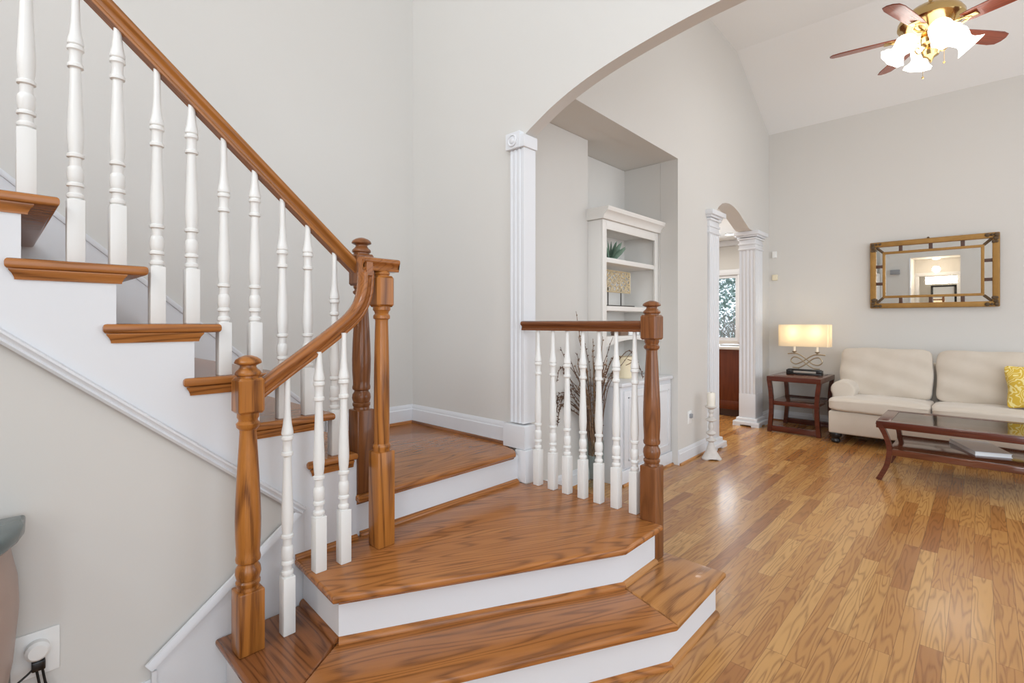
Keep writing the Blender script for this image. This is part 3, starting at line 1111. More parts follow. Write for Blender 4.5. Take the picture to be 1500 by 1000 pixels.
# ================================================================== PILASTER, COLUMNS
pl = thing('pilaster', (2.25, 2.0, Z2), 'white fluted pilaster with rosette block at the foot of the wide arch', 'pilaster')
bm = B()
fl_v = [1.966, 1.976, 1.982, 1.996, 2.002, 2.014, 2.020, 2.034, 2.040, 2.052, 2.058, 2.066, 2.076]
out = [(2.283, 1.966)]
# front face with three flutes, jamb face plain
front = [(2.178, 1.966), (2.178, 1.978), (2.184, 1.982), (2.184, 1.996), (2.178, 2.000), (2.178, 2.012), (2.184, 2.016), (2.184, 2.030), (2.178, 2.034), (2.178, 2.046), (2.184, 2.050), (2.184, 2.062), (2.178, 2.066), (2.178, 2.077), (2.20, 2.077), (2.20, 2.0), (2.283, 2.0)]
prism(bm, out + front, 'z', 0.70, 2.335)
obj('shaft', bm, 'white', pl)
bm = B()
prism(bm, [(2.150, 1.935), (2.262, 1.935), (2.262, 2.0), (2.2, 2.0), (2.2, 2.108), (2.150, 2.108)], 'z', Z3, 0.692, 0.005)
obj('plinth', bm, 'white', pl)
obj('foot', box(B(), 2.138, 2.218, 1.917, 2.0, Z2, Z3 - 0.001, 0.003), 'white', pl)
bm = B()
prism(bm, [(2.160, 1.985), (2.2, 1.985), (2.2, 2.098), (2.160, 2.098)], 'z', 2.335, 2.435, 0.006)
prism(bm, [(2.165, 1.955), (2.288, 1.955), (2.288, 2.0), (2.165, 2.0)], 'z', 2.335, 2.41, 0.005)
cap_ = obj('capital', bm, 'white', pl)
bm = B()
rot = Matrix.Translation((2.160, 2.042, 2.385)) @ Matrix.Rotation(-pi / 2, 4, 'Y')
lathe(bm, [(0.036, 0.0), (0.036, 0.006), (0.030, 0.008), (0.026, 0.002), (0.020, 0.002), (0.016, 0.008), (0.008, 0.010), (0.001, 0.011)], 0, 0, 28, rot)
obj('rosette', bm, 'white', cap_)


def fluted_plan(x0, x1, y0, y1, n, w, d):
    """rectangle outline with n flutes cut in each side"""
    def side(a, b):
        a, b = Vector(a), Vector(b)
        L = (b - a).length
        t = (b - a) / L
        nrm = Vector((t.y, -t.x))
        k = max(1, int(round(n * L / 0.26)))
        gap = (L - k * w) / (k + 1)
        res = [a]
        for i in range(k):
            s = gap + i * (w + gap)
            for j in range(5):
                q = j / 4
                res.append(a + t * (s + w * q) - nrm * (d * sin(pi * q)))
        return res
    o = []
    c = [(x0, y0), (x1, y0), (x1, y1), (x0, y1)]
    for i in range(4):
        o += side(c[i], c[(i + 1) % 4])
    return [(p.x, p.y) for p in o]


def column(x0, x1, y0, y1, label):
    cx, cy = (x0 + x1) / 2, (y0 + y1) / 2
    c = thing('fluted_column', (cx, cy, 0), label, 'column', 'columns of the niche opening')
    bm = prism(B(), fluted_plan(x0, x1, y0, y1, 5, 0.026, 0.010), 'z', 0.40, 2.20)
    obj('shaft', bm, 'white', c, 50)
    bm = box(B(), x0 - 0.002, x1 + 0.002, y0 - 0.002, y1 + 0.002, 0.05, 0.40, 0.004)
    e = 0.06
    box(bm, x0 - 0.03, x1 + 0.03, y0 - 0.03, y1 + 0.03, 0.05, 0.10, 0.012, 3)
    box(bm, x0 - e, x1 + e, y0 - e, y1 + e, 0.015, 0.058, 0.008)
    for sx in (0, 1):
        for sy in (0, 1):
            ax = x0 - e if sx == 0 else x1 + e - 0.12
            ay = y0 - e if sy == 0 else y1 + e - 0.09
            box(bm, ax, ax + 0.12, ay, ay + 0.09, 0, 0.02)
    obj('base', bm, 'white', c)
    bm = box(B(), x0, x1, y0, y1, 2.20, 2.36, 0.004)
    for z, w in ((2.21, 0.012), (2.275, 0.010), (2.34, 0.02), (2.37, 0.03)):
        box(bm, x0 - w, x1 + w, y0 - w, y1 + w, z, z + 0.022, 0.006, 2)
    box(bm, x0 - 0.055, x1 + 0.055, y0 - 0.055, y1 + 0.055, 2.39, 2.44, 0.006)
    obj('capital', bm, 'white', c)
    return c


column(5.045, 5.30, DV(5.2) - 0.025, DV(5.2) + 0.19, 'white fluted column directly behind the white candlestick')
column(6.58, 6.86, DV(6.6) - 0.018, DV(6.6) + 0.175, 'white fluted column beside the lamp table')

# ================================================================== BUILT-INS IN THE ALCOVE
CB = thing('base_cabinet', (3.86, 2.3, 0), 'white panelled base cabinet in the alcove behind the balustrade', 'cabinet')
bm = box(B(), 3.452, 4.327, 2.085, 2.565, 0, 0.785, 0.003)
obj('carcass', bm, 'white', CB)
bm = box(B(), 3.44, 4.327, 2.060, 2.565, 0.785, 0.815, 0.006)
obj('top', bm, 'white', CB)
for a, b in ((3.49, 3.88), (3.90, 4.29)):
    bm = box(B(), a, b, 2.067, 2.0845, 0.14, 0.75, 0.003)
    for q in ((a + 0.05, a + 0.062, 0.19, 0.70), (b - 0.062, b - 0.05, 0.19, 0.70), (a + 0.05, b - 0.05, 0.19, 0.202), (a + 0.05, b - 0.05, 0.688, 0.70)):
        box(bm, q[0], q[1], 2.061, 2.068, q[2], q[3], 0.002)
    d = obj('door', bm, 'white', CB)
bm = box(B(), 3.452, 4.327, 2.069, 2.0845, 0, 0.12, 0.003)
obj('plinth', bm, 'white', CB)
shoe((3.452, 2.069), (4.325, 2.069), 0, (0, -1), mat='tread_l')

BK = thing('bookcase', (3.86, 2.4, 0.815), 'white open bookcase with crown moulding standing in the alcove', 'bookcase')
F0, F1 = 2.225, 2.566
SHELF = [1.145, 1.395, 1.79]
bm = box(B(), 3.388, 3.412, F0, F1, 0.817, 2.128, 0.002)
box(bm, 4.300, 4.326, F0, F1, 0.817, 2.128, 0.002)
box(bm, 3.388, 3.445, F0 - 0.018, F0, 0.817, 2.128, 0.002)
box(bm, 4.262, 4.326, F0 - 0.018, F0, 0.817, 2.128, 0.002)
box(bm, 3.412, 4.30, F1 - 0.01, F1, 0.817, 2.14)
box(bm, 3.413, 4.299, F0 + 0.001, F1 - 0.011, 2.10, 2.128)
box(bm, 3.4455, 4.2615, F0 - 0.0175, F0 - 0.001, 2.055, 2.128, 0.002)
obj('carcass', bm, 'shelfwhite', BK)
bm = B()
cp = [(0.0, 2.13), (-0.02, 2.13), (-0.026, 2.145), (-0.030, 2.16), (-0.050, 2.182), (-0.064, 2.19), (-0.066, 2.205), (-0.070, 2.212), (-0.070, 2.222), (0.0, 2.222)]
prism(bm, [(F0 - 0.018 + a, b) for a, b in cp] + [(F1, 2.222), (F1, 2.13)], 'x', 3.362, 4.328)
obj('crown', bm, 'shelfwhite', BK)
for z in SHELF[1:]:
    obj('shelf', box(B(), 3.413, 4.299, F0 - 0.004, F1 - 0.011, z, z + 0.040, 0.003), 'shelfwhite', BK)
# lowest shelf carries an arched apron
bm = box(B(), 3.413, 4.299, F0 - 0.004, F1 - 0.011, SHELF[0] + 0.012, SHELF[0] + 0.04, 0.003)
ap = [(3.446, 1.10), (3.446, 1.16), (4.261, 1.16), (4.261, 1.09)] + [(4.25 - 0.79 * t / 16, 1.09 + 0.062 * sin(pi * t / 16) ** 0.6) for t in range(1, 16)]
prism(bm, ap, 'y', F0 - 0.016, F0 - 0.002)
obj('shelf', bm, 'shelfwhite', BK)

# things on the shelves
su = thing('succulent', (3.70, 2.34, 1.832), 'grey green spiky succulent on the top shelf of the bookcase', 'plant')
bm = lathe(B(), [(0.045, 1.832), (0.06, 1.84), (0.065, 1.85), (0.03, 1.852)], 3.70, 2.34, 16)
obj('crown_base', bm, 'leaf', su)
proto = None
for ring, (cnt, tilt, L) in enumerate(((9, 52, 0.155), (8, 30, 0.165), (4, 12, 0.15))):
    for k in range(cnt):
        a = 2 * pi * k / cnt + ring * 0.4
        if proto is None:
            bm = B()
            secs = []
            t = bmesh.new()
            for s, w, th in ((0, 0.016, 0.006), (0.3, 0.022, 0.007), (0.6, 0.018, 0.006), (0.85, 0.009, 0.004), (1.0, 0.001, 0.001)):
                secs.append([t.verts.new((w * cos(q * pi / 3), th * sin(q * pi / 3), s)) for q in range(6)])
            for x, y in zip(secs, secs[1:]):
                for q in range(6):
                    t.faces.new((x[q], x[(q + 1) % 6], y[(q + 1) % 6], y[q]))
            t.faces.new(secs[0])
            t.faces.new(secs[-1])
            merge(bm, t)
            for v in bm.verts:
                v.co += wloc(su)
            o = proto = obj('leaf', bm, 'leaf', su, 60)
        else:
            o = proto.copy()
            COL.objects.link(o)
            o.parent = su
        o.location = (0.02 * cos(a), 0.02 * sin(a), 0.012)
        o.rotation_euler = (0, radians(tilt), a)
        o.rotation_mode = 'XYZ'
        o.scale = (1, 1, L)

sp_ = thing('scroll_panel', (3.79, 2.33, 1.436), 'pierced champagne scrollwork panel on two thin rods', 'ornament')
bm = box(B(), 3.56, 4.00, 2.27, 2.39, 1.436, 1.446, 0.002)
obj('stand_base', bm, 'iron', sp_)
for x in (3.655, 3.865):
    obj('rod', tube(B(), [(x, 2.33, 1.446), (x, 2.33, 1.60)], 0.005, 8), 'iron', sp_)
X0, X1, Y0, Y1 = 3.565, 4.015, 1.565, 1.745
bm = B()
for a, b in (((X0, Y0), (X1, Y0)), ((X1, Y0), (X1, Y1)), ((X1, Y1), (X0, Y1)), ((X0, Y1), (X0, Y0))):
    tube(bm, [(a[0], 2.33, a[1]), (b[0], 2.33, b[1])], 0.007, 6)
rs = random.Random(3)
for i in range(6):
    for j in range(3):
        cx = X0 + 0.035 + i * (X1 - X0 - 0.07) / 5 + rs.uniform(-0.01, 0.01)
        cz = Y0 + 0.03 + j * (Y1 - Y0 - 0.06) / 2 + rs.uniform(-0.006, 0.006)
        sg = rs.choice((-1, 1))
        a0 = rs.uniform(0, 6.28)
        path = []
        for q in range(26):
            f = q / 25
            rad = 0.044 * (1 - 0.8 * f)
            an = a0 + sg * f * 9.5
            path.append((min(X1, max(X0, cx + rad * cos(an))), 2.33 + 0.004 * sin(f * 9), min(Y1, max(Y0, cz + rad * 0.95 * sin(an)))))
        tube(bm, path, 0.0055, 6)
obj('scrollwork', bm, 'scroll', sp_)

bm = box(B(), 3.75, 3.87, 2.26, 2.36, 1.186, 1.222, 0.003)
box(bm, 3.745, 3.875, 2.255, 2.365, 1.207, 1.213, 0.001)
tag(obj('wooden_box', bm, 'box'), 'small brown box on the lowest bookcase shelf behind the rail', 'box')
bm = box(B(), 3.905, 4.08, 2.27, 2.40, 1.186, 1.224, 0.004)
tag(obj('folded_linen', bm, 'paper'), 'white folded stack right of the small brown box', 'linen')
cd = thing('pillar_candle', (3.87, 2.30, 0.815), 'wide cream candle with dark twig mark on the base cabinet', 'candle')
obj('wax', lathe(B(), [(0.096, 0.815), (0.1, 0.82), (0.1, 0.995), (0.094, 1.0), (0.02, 0.996)], 3.87, 2.30, 28), 'cream', cd)
tw = [(3.79, 2.236, 0.93), (3.815, 2.214, 0.945), (3.84, 2.202, 0.965), (3.815, 2.213, 0.975), (3.80, 2.226, 0.982)]
obj('twig_mark', tube(B(), cr(tw, 4), 0.003, 6), 'twig', cd)

# ================================================================== VASE AND TWIGS
VX, VY = 3.29, 2.215
va = thing('glass_vase', (VX, VY, 0), 'tall clear glass vase on the floor behind the balustrade', 'vase')
bm = lathe(B(), [(0.066, 0.0), (0.070, 0.004), (0.070, 0.372), (0.0685, 0.375), (0.0665, 0.372), (0.0665, 0.02), (0.02, 0.018)], VX, VY, 32)
obj('glass_body', bm, 'glass', va)
rt = random.Random(11)
for i in range(60):
    bm = B()
    core = i < 36
    if core:                                   # the dense upright bunch
        side = rt.choice((-0.15, -0.03, 0.0, 0.03, 0.09)) + rt.uniform(-0.03, 0.03)
        top_z = rt.uniform(0.75, 1.2)
        dep = rt.uniform(-0.10, 0.06)
    else:                                      # arching outer twigs
        side = rt.choice((-1, -1, 1)) * rt.uniform(0.10, 0.36)
        if side > 0.3:
            side = 0.3
        top_z = rt.uniform(0.78, 1.26) - 0.35 * abs(side)
        dep = rt.uniform(-0.16, 0.05)
    if i == 0:
        side, top_z = -0.17, 1.39
    if i == 1:
        side, top_z = -0.15, 1.26
    a = rt.uniform(0, 2 * pi)
    b0 = Vector((VX + 0.05 * cos(a), VY + 0.05 * sin(a), 0.26))
    d = RT * side + FW * dep
    p1 = Vector((VX, VY, 0.38)) + RT * (0.05 * max(-1, min(1, side / 0.2 + rt.uniform(-0.5, 0.5)))) + FW * rt.uniform(-0.03, 0.03)
    mid = Vector((VX, VY, 0)) + d * (0.42 if core else 0.36) + Vector((0, 0, 0.38 + (top_z - 0.38) * 0.6))
    end = Vector((VX, VY, 0)) + d + Vector((0, 0, top_z))
    pts = [b0, p1, mid, end]
    if not core and abs(side) > 0.16 and rt.random() < 0.75:
        sg = 1 if side > 0 else -1
        pts.append(end + RT * (0.10 * sg) + Vector((0, 0, -0.02 - 0.10 * rt.random())))
        if rt.random() < 0.5:
            pts.append(pts[-1] + RT * (0.03 * sg) + Vector((0, 0, -0.10)))
    path = cr(pts, 7)
    path = [p if p.y < 2.325 else Vector((p.x, 2.325, p.z)) for p in path]
    path = [p + Vector((rt.uniform(-1, 1), 0, rt.uniform(-1, 1))) * 0.006 if 8 < k else p for k, p in enumerate(path)]
    tube(bm, path, lambda f: 0.0050 * (1 - 0.6 * f), 5)
    for k in range(9, len(path) - 1):     # buds
        if rt.random() < 0.8:
            p = path[k]
            o_ = Vector((rt.uniform(-1, 1), rt.uniform(-1, 1), rt.uniform(0, 1))).normalized()
            tube(bm, [p, p + o_ * 0.007, p + o_ * 0.015], lambda f: 0.0046 if f < 0.7 else 0.0012, 5)
    tag(obj('twig', bm, 'twig' if core else 'twig_dark', base=(VX, VY, 0.26)), 'thin budded twig standing in the clear glass vase', 'twig', 'budded twigs in the glass vase')

# ================================================================== CANDLESTICK
CX, CY = 4.755, 1.885
cs = thing('candlestick', (CX, CY, 0), 'tall turned distressed white candlestick on the floor by the niche column', 'candlestick')
sz = 0.52 / 0.5
pr = [(0.034, 0.10), (0.026, 0.145), (0.022, 0.165), (0.030, 0.170), (0.044, 0.178), (0.047, 0.186), (0.040, 0.196), (0.022, 0.204), (0.017, 0.215), (0.017, 0.228), (0.030, 0.234), (0.045, 0.246), (0.046, 0.256), (0.034, 0.268), (0.018, 0.275), (0.017, 0.288), (0.026, 0.305), (0.026, 0.325), (0.018, 0.350), (0.016, 0.362),
      (0.030, 0.368), (0.050, 0.376), (0.052, 0.386), (0.040, 0.396), (0.020, 0.404), (0.024, 0.420), (0.016, 0.440), (0.026, 0.462), (0.020, 0.484), (0.032, 0.494), (0.052, 0.506), (0.054, 0.516), (0.046, 0.520), (0.01, 0.520)]
bm = lathe(B(), [(r, z * 0.97) for r, z in pr], CX, CY, 24)
obj('stem', bm, 'distress', cs)
bm = B()
t = bmesh.new()
secs = []
for z, w in ((0.0, 0.084), (0.012, 0.086), (0.022, 0.080), (0.045, 0.066), (0.07, 0.052), (0.10, 0.040), (0.125, 0.032)):
    ring = []
    for k in range(24):
        a = 2 * pi * k / 24
        tri = 1 + 0.13 * cos(3 * (a - 0.6)) * (1 - z / 0.125)
        zz = z
        if z == 0.0 and cos(3 * (a - 0.6)) < 0.1:
            zz = 0.012
        ring.append(t.verts.new((CX + w * tri * cos(a), CY + w * tri * sin(a), zz)))
    secs.append(ring)
for a, b in zip(secs, secs[1:]):
    for k in range(24):
        t.faces.new((a[k], a[(k + 1) % 24], b[(k + 1) % 24], b[k]))
t.faces.new(secs[0])
t.faces.new(secs[-1])
merge(bm, t)
obj('tripod_foot', bm, 'distress', cs)
pc = thing('pillar_candle', (CX, CY, 0.5044), 'white pillar candle on top of the floor candlestick', 'candle')
obj('wax', lathe(B(), [(0.036, 0.5046), (0.037, 0.507), (0.037, 0.625), (0.034, 0.630), (0.01, 0.626)], CX, CY, 24), 'wax', pc)
obj('wick', tube(B(), [(CX, CY, 0.626), (CX + 0.002, CY, 0.637)], 0.0015, 6), 'black', pc)

# ================================================================== LAMP TABLE AND LAMP
ET = thing('end_table', (6.78, 1.60, 0), 'dark cherry end table with a low shelf beside the sofa', 'side table')
A0, A1, C0, C1 = 6.42, 7.14, 1.318, 1.880
ZT = 0.665
bm = B()
prism(bm, [(A0, C0), (A1, C0), (A1, C1), (A0, C1)], 'z', ZT - 0.062, ZT - 0.004, 0.004)
obj('top_frame', bm, 'cherry', ET)
obj('top_panel', box(B(), A0 + 0.06, A1 - 0.06, C0 + 0.06, C1 - 0.06, ZT - 0.005, ZT, 0.002), 'cherry_top', ET)
obj('shelf', box(B(), A0 + 0.05, A1 - 0.05, C0 + 0.03, C1 - 0.03, 0.335, 0.365, 0.003), 'cherry_top', ET)
bm = box(B(), A0 + 0.02, A0 + 0.045, C0 + 0.02, C1 - 0.02, 0.32, 0.37, 0.003)
obj('shelf_rail', bm, 'cherry', ET)
obj('shelf_rail', box(B(), A1 - 0.045, A1 - 0.02, C0 + 0.02, C1 - 0.02, 0.32, 0.37, 0.003), 'cherry', ET)
for y, s in ((C1, -1), (C0, 1)):
    for x in (A0 + 0.005, A1 - 0.05):
        path = cr([(x + 0.022, y + s * 0.022, ZT - 0.06), (x + 0.022, y + s * 0.040, 0.45), (x + 0.022, y + s * 0.044, 0.25), (x + 0.022, y + s * 0.024, 0.002)], 5)
        obj('leg', sweep(B(), [(-0.022, -0.022), (0.022, -0.022), (0.022, 0.022), (-0.022, 0.022)], path, (1, 0, 0)), 'cherry', ET)
for x in (A0 + 0.015, A1 - 0.04):
    obj('stretcher', box(B(), x, x + 0.025, C0 + 0.03, C1 - 0.03, 0.01, 0.075, 0.003), 'cherry', ET)

LU = 6.83
tl = thing('table_lamp', (LU, 1.575, ZT), 'lit table lamp with wide rectangular shade and metal scrolls', 'lamp')
bm = box(B(), LU - 0.05, LU + 0.05, 1.385, 1.765, ZT, ZT + 0.018, 0.004)
box(bm, LU - 0.045, LU + 0.045, 1.40, 1.75, ZT + 0.047, ZT + 0.066, 0.004)
for y in (1.385, 1.705):
    box(bm, LU - 0.048, LU + 0.048, y, y + 0.06, ZT + 0.012, ZT + 0.058, 0.006)
obj('base', bm, 'black', tl)


def lp(x, y):
    p = on_x(1130 + x / 10.0, 460 + y / 10.0, LU)
    return (LU, p.y, p.z)


ca = [(240, 578), (330, 572), (410, 590), (500, 650), (600, 730), (690, 748), (745, 705), (700, 642), (610, 655), (520, 720), (410, 780), (310, 775)]
cb_ = [(790, 605), (700, 595), (620, 600), (540, 640), (440, 700), (350, 727), (285, 680), (330, 625), (420, 650), (520, 735), (620, 795), (710, 805)]
for c_ in (ca, cb_):
    obj('scroll', tube(B(), cr([lp(*p) for p in c_], 5), 0.0075, 8), 'champagne', tl)
bm = B()
tube(bm, [lp(400, 778), (LU, lp(400, 778)[1], ZT + 0.06)], 0.006, 6)
tube(bm, [lp(640, 797), (LU, lp(640, 797)[1], ZT + 0.06)], 0.006, 6)
obj('bracket', bm, 'champagne', tl)
for px_, py_ in ((336, 572), (672, 588)):
    p = lp(px_, py_)
    zc = p[2]
    obj('candle_cup', lathe(B(), [(0.006, zc - 0.01), (0.012, zc), (0.010, zc + 0.008), (0.026, zc + 0.022), (0.028, zc + 0.028), (0.010, zc + 0.03)], LU, p[1], 20), 'champagne', tl)
    obj('candle_sleeve', lathe(B(), [(0.013, zc + 0.028), (0.013, 1.05), (0.005, 1.055)], LU, p[1], 16), 'wax', tl)
    bm = B()
    lathe(bm, [(0.01, 1.05), (0.024, 1.09), (0.03, 1.12), (0.022, 1.15), (0.004, 1.165)], LU, p[1], 16)
    obj('bulb', bm, 'bulb', tl)
    point_light('lamp_glow', (LU, p[1], 1.19), 1.35, (1.0, 0.93, 0.82), 0.06)
bm = B()
S0, S1, T0, T1, ZS0, ZS1 = LU - 0.085, LU + 0.085, 1.30, 1.845, 1.008, 1.272
t = bmesh.new()
v = [[t.verts.new((x, y, z)) for x, y in ((S0, T0), (S1, T0), (S1, T1), (S0, T1))] for z in (ZS0, ZS1)]
for i in range(4):
    t.faces.new((v[0][i], v[0][(i + 1) % 4], v[1][(i + 1) % 4], v[1][i]))
bmesh.ops.bevel(t, geom=[e for e in t.edges if abs(e.verts[0].co.z - e.verts[1].co.z) > 0.1], offset=0.02, segments=3, affect='EDGES')
bmesh.ops.solidify(t, geom=list(t.faces), thickness=0.002)
merge(bm, t)
obj('lamp_shade', bm, 'shade', tl)
cdp = cr([(LU + 0.1, 1.57, ZT + 0.01), (7.17, 1.52, 0.62), (7.19, 1.50, 0.45), (7.18, 1.56, 0.2), (7.16, 1.52, 0.02), (7.17, 1.45, 0.012)], 6)
obj('cord', tube(B(), cdp, 0.004, 6), 'champagne', tl)

# ================================================================== SOFA
SF = thing('sofa', (6.7, 0.36, 0), 'oatmeal fabric two cushion sofa against the far wall', 'sofa')
V0, V1 = 1.232, -0.52          # outer faces of the arms
bm = box(B(), 6.29, 7.17, V1 + 0.01, V0 - 0.01, 0.105, 0.345, 0.02, 3)
obj('base_frame', bm, 'sofa', SF)
bm = box(B(), 6.92, 7.20, V1 + 0.02, V0 - 0.02, 0.30, 0.86, 0.05, 4)
obj('back_frame', bm, 'sofa', SF)
for vc, s in ((V0 - 0.115, 1), (V1 + 0.115, -1)):
    bm = B()
    prof = [(-0.10, 0.33), (0.10, 0.33), (0.105, 0.50)]
    for k in range(13):
        a = -0.5 + (pi + 1.0) * k / 12
        prof.append((0.118 * cos(a) + 0.004, 0.555 + 0.105 * sin(a)))
    prof.append((-0.10, 0.50))
    prism(bm, [(vc + s * a, b) for a, b in prof], 'x', 6.47, 7.12, 0.025, 3)
    obj('arm', bm, 'sofa', SF)
ROTY = Matrix.Rotation(pi / 2, 4, 'Y')
for k, (a, b) in enumerate(((1.225, 0.372), (0.368, -0.51))):
    # seat cushion, flat slab (thin axis turned upright)
    t = bmesh.new()
    cushion(t, 0, 0, 0, 0.155, abs(a - b), 0.66, 0.12, 0.28, 0.0025, 20 + k)
    bm = B()
    merge(bm, t, Matrix.Translation((6.585, (a + b) / 2, 0.418)) @ ROTY)
    sc_ = obj('seat_cushion', bm, 'sofa', SF, 60)
    bm = B()
    y0, y1 = min(a, b) + 0.012, max(a, b) - 0.012
    tube(bm, [(6.263, y0, 0.452), (6.258, (y0 + y1) / 2, 0.462), (6.263, y1, 0.452)], 0.004, 6)
    obj('piping', bm, 'sofa', sc_)
for k, (a, b) in enumerate(((1.195, 0.378), (0.352, -0.47))):
    t = bmesh.new()
    cushion(t, 0, 0, 0, 0.20, abs(a - b), 0.54, 0.22, 0.30, 0.008, 40 + k)
    bm = B()
    merge(bm, t, Matrix.Translation((6.83, (a + b) / 2, 0.738)) @ Matrix.Rotation(radians(9), 4, 'Y'))
    obj('back_cushion', bm, 'sofa', SF, 60)
for x in (6.34, 7.10):
    for y in (V0 - 0.07, V1 + 0.07):
        bm = lathe(B(), [(0.030, 0.0), (0.042, 0.012), (0.044, 0.03), (0.036, 0.045), (0.040, 0.055), (0.054, 0.07), (0.058, 0.085), (0.055, 0.107)], x, y, 20)
        obj('foot', bm, 'black', SF)
bm = B()
t = bmesh.new()
cushion(t, 0, 0, 0, 0.13, 0.46, 0.42, 0.55, 1.5, 0.004, 77, pinch=0.13)
merge(bm, t, Matrix.Translation((6.60, -0.365, 0.70)) @ Matrix.Rotation(radians(14), 4, 'Z') @ Matrix.Rotation(radians(14), 4, 'Y'))
tag(obj('throw_pillow', bm, 'pillow', None, 60), 'mustard yellow leaf print pillow on the sofa', 'pillow')

# ================================================================== COFFEE TABLE AND BOOK
CT = thing('coffee_table', (5.46, 0.0, 0), 'long dark cherry coffee table with curved legs and glossy inlaid top', 'coffee table')
P0, P1, Q0, Q1, ZC = 5.07, 5.80, -0.70, 0.645, 0.485
bm = B()
for a in ((P0, P0 + 0.075, Q0, Q1), (P1 - 0.075, P1, Q0, Q1), (P0 + 0.075, P1 - 0.075, Q0, Q0 + 0.09), (P0 + 0.075, P1 - 0.075, Q1 - 0.09, Q1)):
    box(bm, a[0], a[1], a[2], a[3], ZC - 0.055, ZC, 0.003)
obj('top_frame', bm, 'cherry', CT)
obj('top_panel', box(B(), P0 + 0.076, P1 - 0.076, Q0 + 0.091, Q1 - 0.091, ZC - 0.010, ZC - 0.002), 'bronze_glass', CT)
bm = box(B(), P0 + 0.02, P1 - 0.02, Q0 + 0.10, Q1 - 0.085, 0.235, 0.262, 0.003)
box(bm, P0 + 0.005, P0 + 0.03, Q0 + 0.10, Q1 - 0.085, 0.215, 0.266, 0.003)
box(bm, P1 - 0.03, P1 - 0.005, Q0 + 0.10, Q1 - 0.085, 0.215, 0.266, 0.003)
obj('shelf', bm, 'cherry_top', CT)
for x in (P0, P1 - 0.05):
    for s, y in ((1, Q1), (-1, Q0)):
        path = cr([(x + 0.025, y - s * 0.012, ZC - 0.01), (x + 0.025, y - s * 0.052, 0.40), (x + 0.025, y - s * 0.082, 0.31), (x + 0.025, y - s * 0.088, 0.23), (x + 0.025, y - s * 0.068, 0.12), (x + 0.025, y - s * 0.015, 0.001)], 5)
        obj('leg', sweep(B(), [(-0.028, -0.018), (0.028, -0.018), (0.028, 0.018), (-0.028, 0.018)], path, (1, 0, 0)), 'cherry', CT)
bk = thing('book', (5.55, 0.0, 0.262), 'pale grey hardback book lying on the coffee table shelf', 'book')
quad = [(5.745, 0.215), (5.30, 0.045), (5.38, -0.165), (5.80, -0.03)]
qc = Vector((sum(p[0] for p in quad) / 4, sum(p[1] for p in quad) / 4))
bm = prism(B(), quad, 'z', 0.262, 0.266)
prism(bm, quad, 'z', 0.290, 0.294)
obj('cover', bm, 'cover', bk)
quad2 = [tuple(qc + (Vector(p) - qc) * 0.965) for p in quad]
obj('pages', prism(B(), quad2, 'z', 0.266, 0.290), 'paper', bk)

# ================================================================== WALL MIRROR
MU = UC - 0.012
mr = thing('wall_mirror', (MU, 0.4215, 1.465), 'large gold framed mirror with bordered panes hung above the sofa', 'mirror')
a0, a1, z0, z1 = -0.128, 0.970, 1.465, 2.236


def rect_frame(bm, y0, y1, q0, q1, w, x0, x1, bev=0.006):
    box(bm, x0, x1, y0, y1, q0, q0 + w, bev)
    box(bm, x0, x1, y0, y1, q1 - w, q1, bev)
    box(bm, x0, x1, y0, y0 + w, q0 + w * 0.5, q1 - w * 0.5, bev)
    box(bm, x0, x1, y1 - w, y1, q0 + w * 0.5, q1 - w * 0.5, bev)
    return bm


obj('outer_frame', rect_frame(B(), a0, a1, z0, z1, 0.058, MU - 0.050, MU, 0.010), 'gold', mr)
IN = 0.145
obj('inner_frame', rect_frame(B(), a0 + IN - 0.028, a1 - IN + 0.028, z0 + IN - 0.028, z1 - IN + 0.028, 0.028, MU - 0.036, MU - 0.006, 0.005), 'gold', mr)
bm = box(B(), MU - 0.018, MU - 0.012, a0 + 0.05, a1 - 0.05, z0 + 0.05, z1 - 0.05)
obj('mirror_glass', bm, 'mirror', mr)
wv, wz = a1 - a0, z1 - z0
for f in (0.26, 0.5, 0.74):
    for zc in (z0 + 0.092, z1 - 0.092):
        y = a0 + wv * f
        obj('strap', box(B(), MU - 0.034, MU - 0.012, y - 0.017, y + 0.017, zc - 0.046, zc + 0.046, 0.003), 'strap', mr)
for f in (0.37, 0.63):
    for yc in (a0 + 0.092, a1 - 0.092):
        z = z0 + wz * f
        obj('strap', box(B(), MU - 0.034, MU - 0.012, yc - 0.046, yc + 0.046, z - 0.017, z + 0.017, 0.003), 'strap', mr)
for sy in (0, 1):
    for szz in (0, 1):
        y = a0 + 0.05 if sy == 0 else a1 - 0.05
        z = z0 + 0.05 if szz == 0 else z1 - 0.05
        dy, dz = (1 if sy == 0 else -1), (1 if szz == 0 else -1)
        bm = B()
        tube(bm, [(MU - 0.022, y - dy * 0.01, z - dz * 0.01), (MU - 0.022, y + dy * 0.072, z + dz * 0.072)], 0.014, 8)
        for q in range(9):
            rq = random.Random(q + 10 * sy + 20 * szz)
            l = q % 3
            t = bmesh.new()
            bmesh.ops.create_uvsphere(t, u_segments=10, v_segments=6, radius=rq.uniform(0.014, 0.022))
            merge(bm, t, Matrix.Translation((MU - 0.050, y - dy * 0.025 + (dy * 0.035 * l if q < 6 else 0) * (1 if q < 3 else 0.3), z - dz * 0.025 + (dz * 0.035 * l if q >= 3 else 0))))
        obj('corner_ornament', bm, 'gilt_dark', mr)
bm = B()
t = bmesh.new()
bmesh.ops.create_uvsphere(t, u_segments=10, v_segments=6, radius=0.012)
merge(bm, t, Matrix.Translation((MU - 0.02, a0 + wv * 0.52, z1 + 0.006)))
obj('crest', bm, 'gilt_dark', mr)
mr.rotation_euler = (0, radians(-1.4), 0)

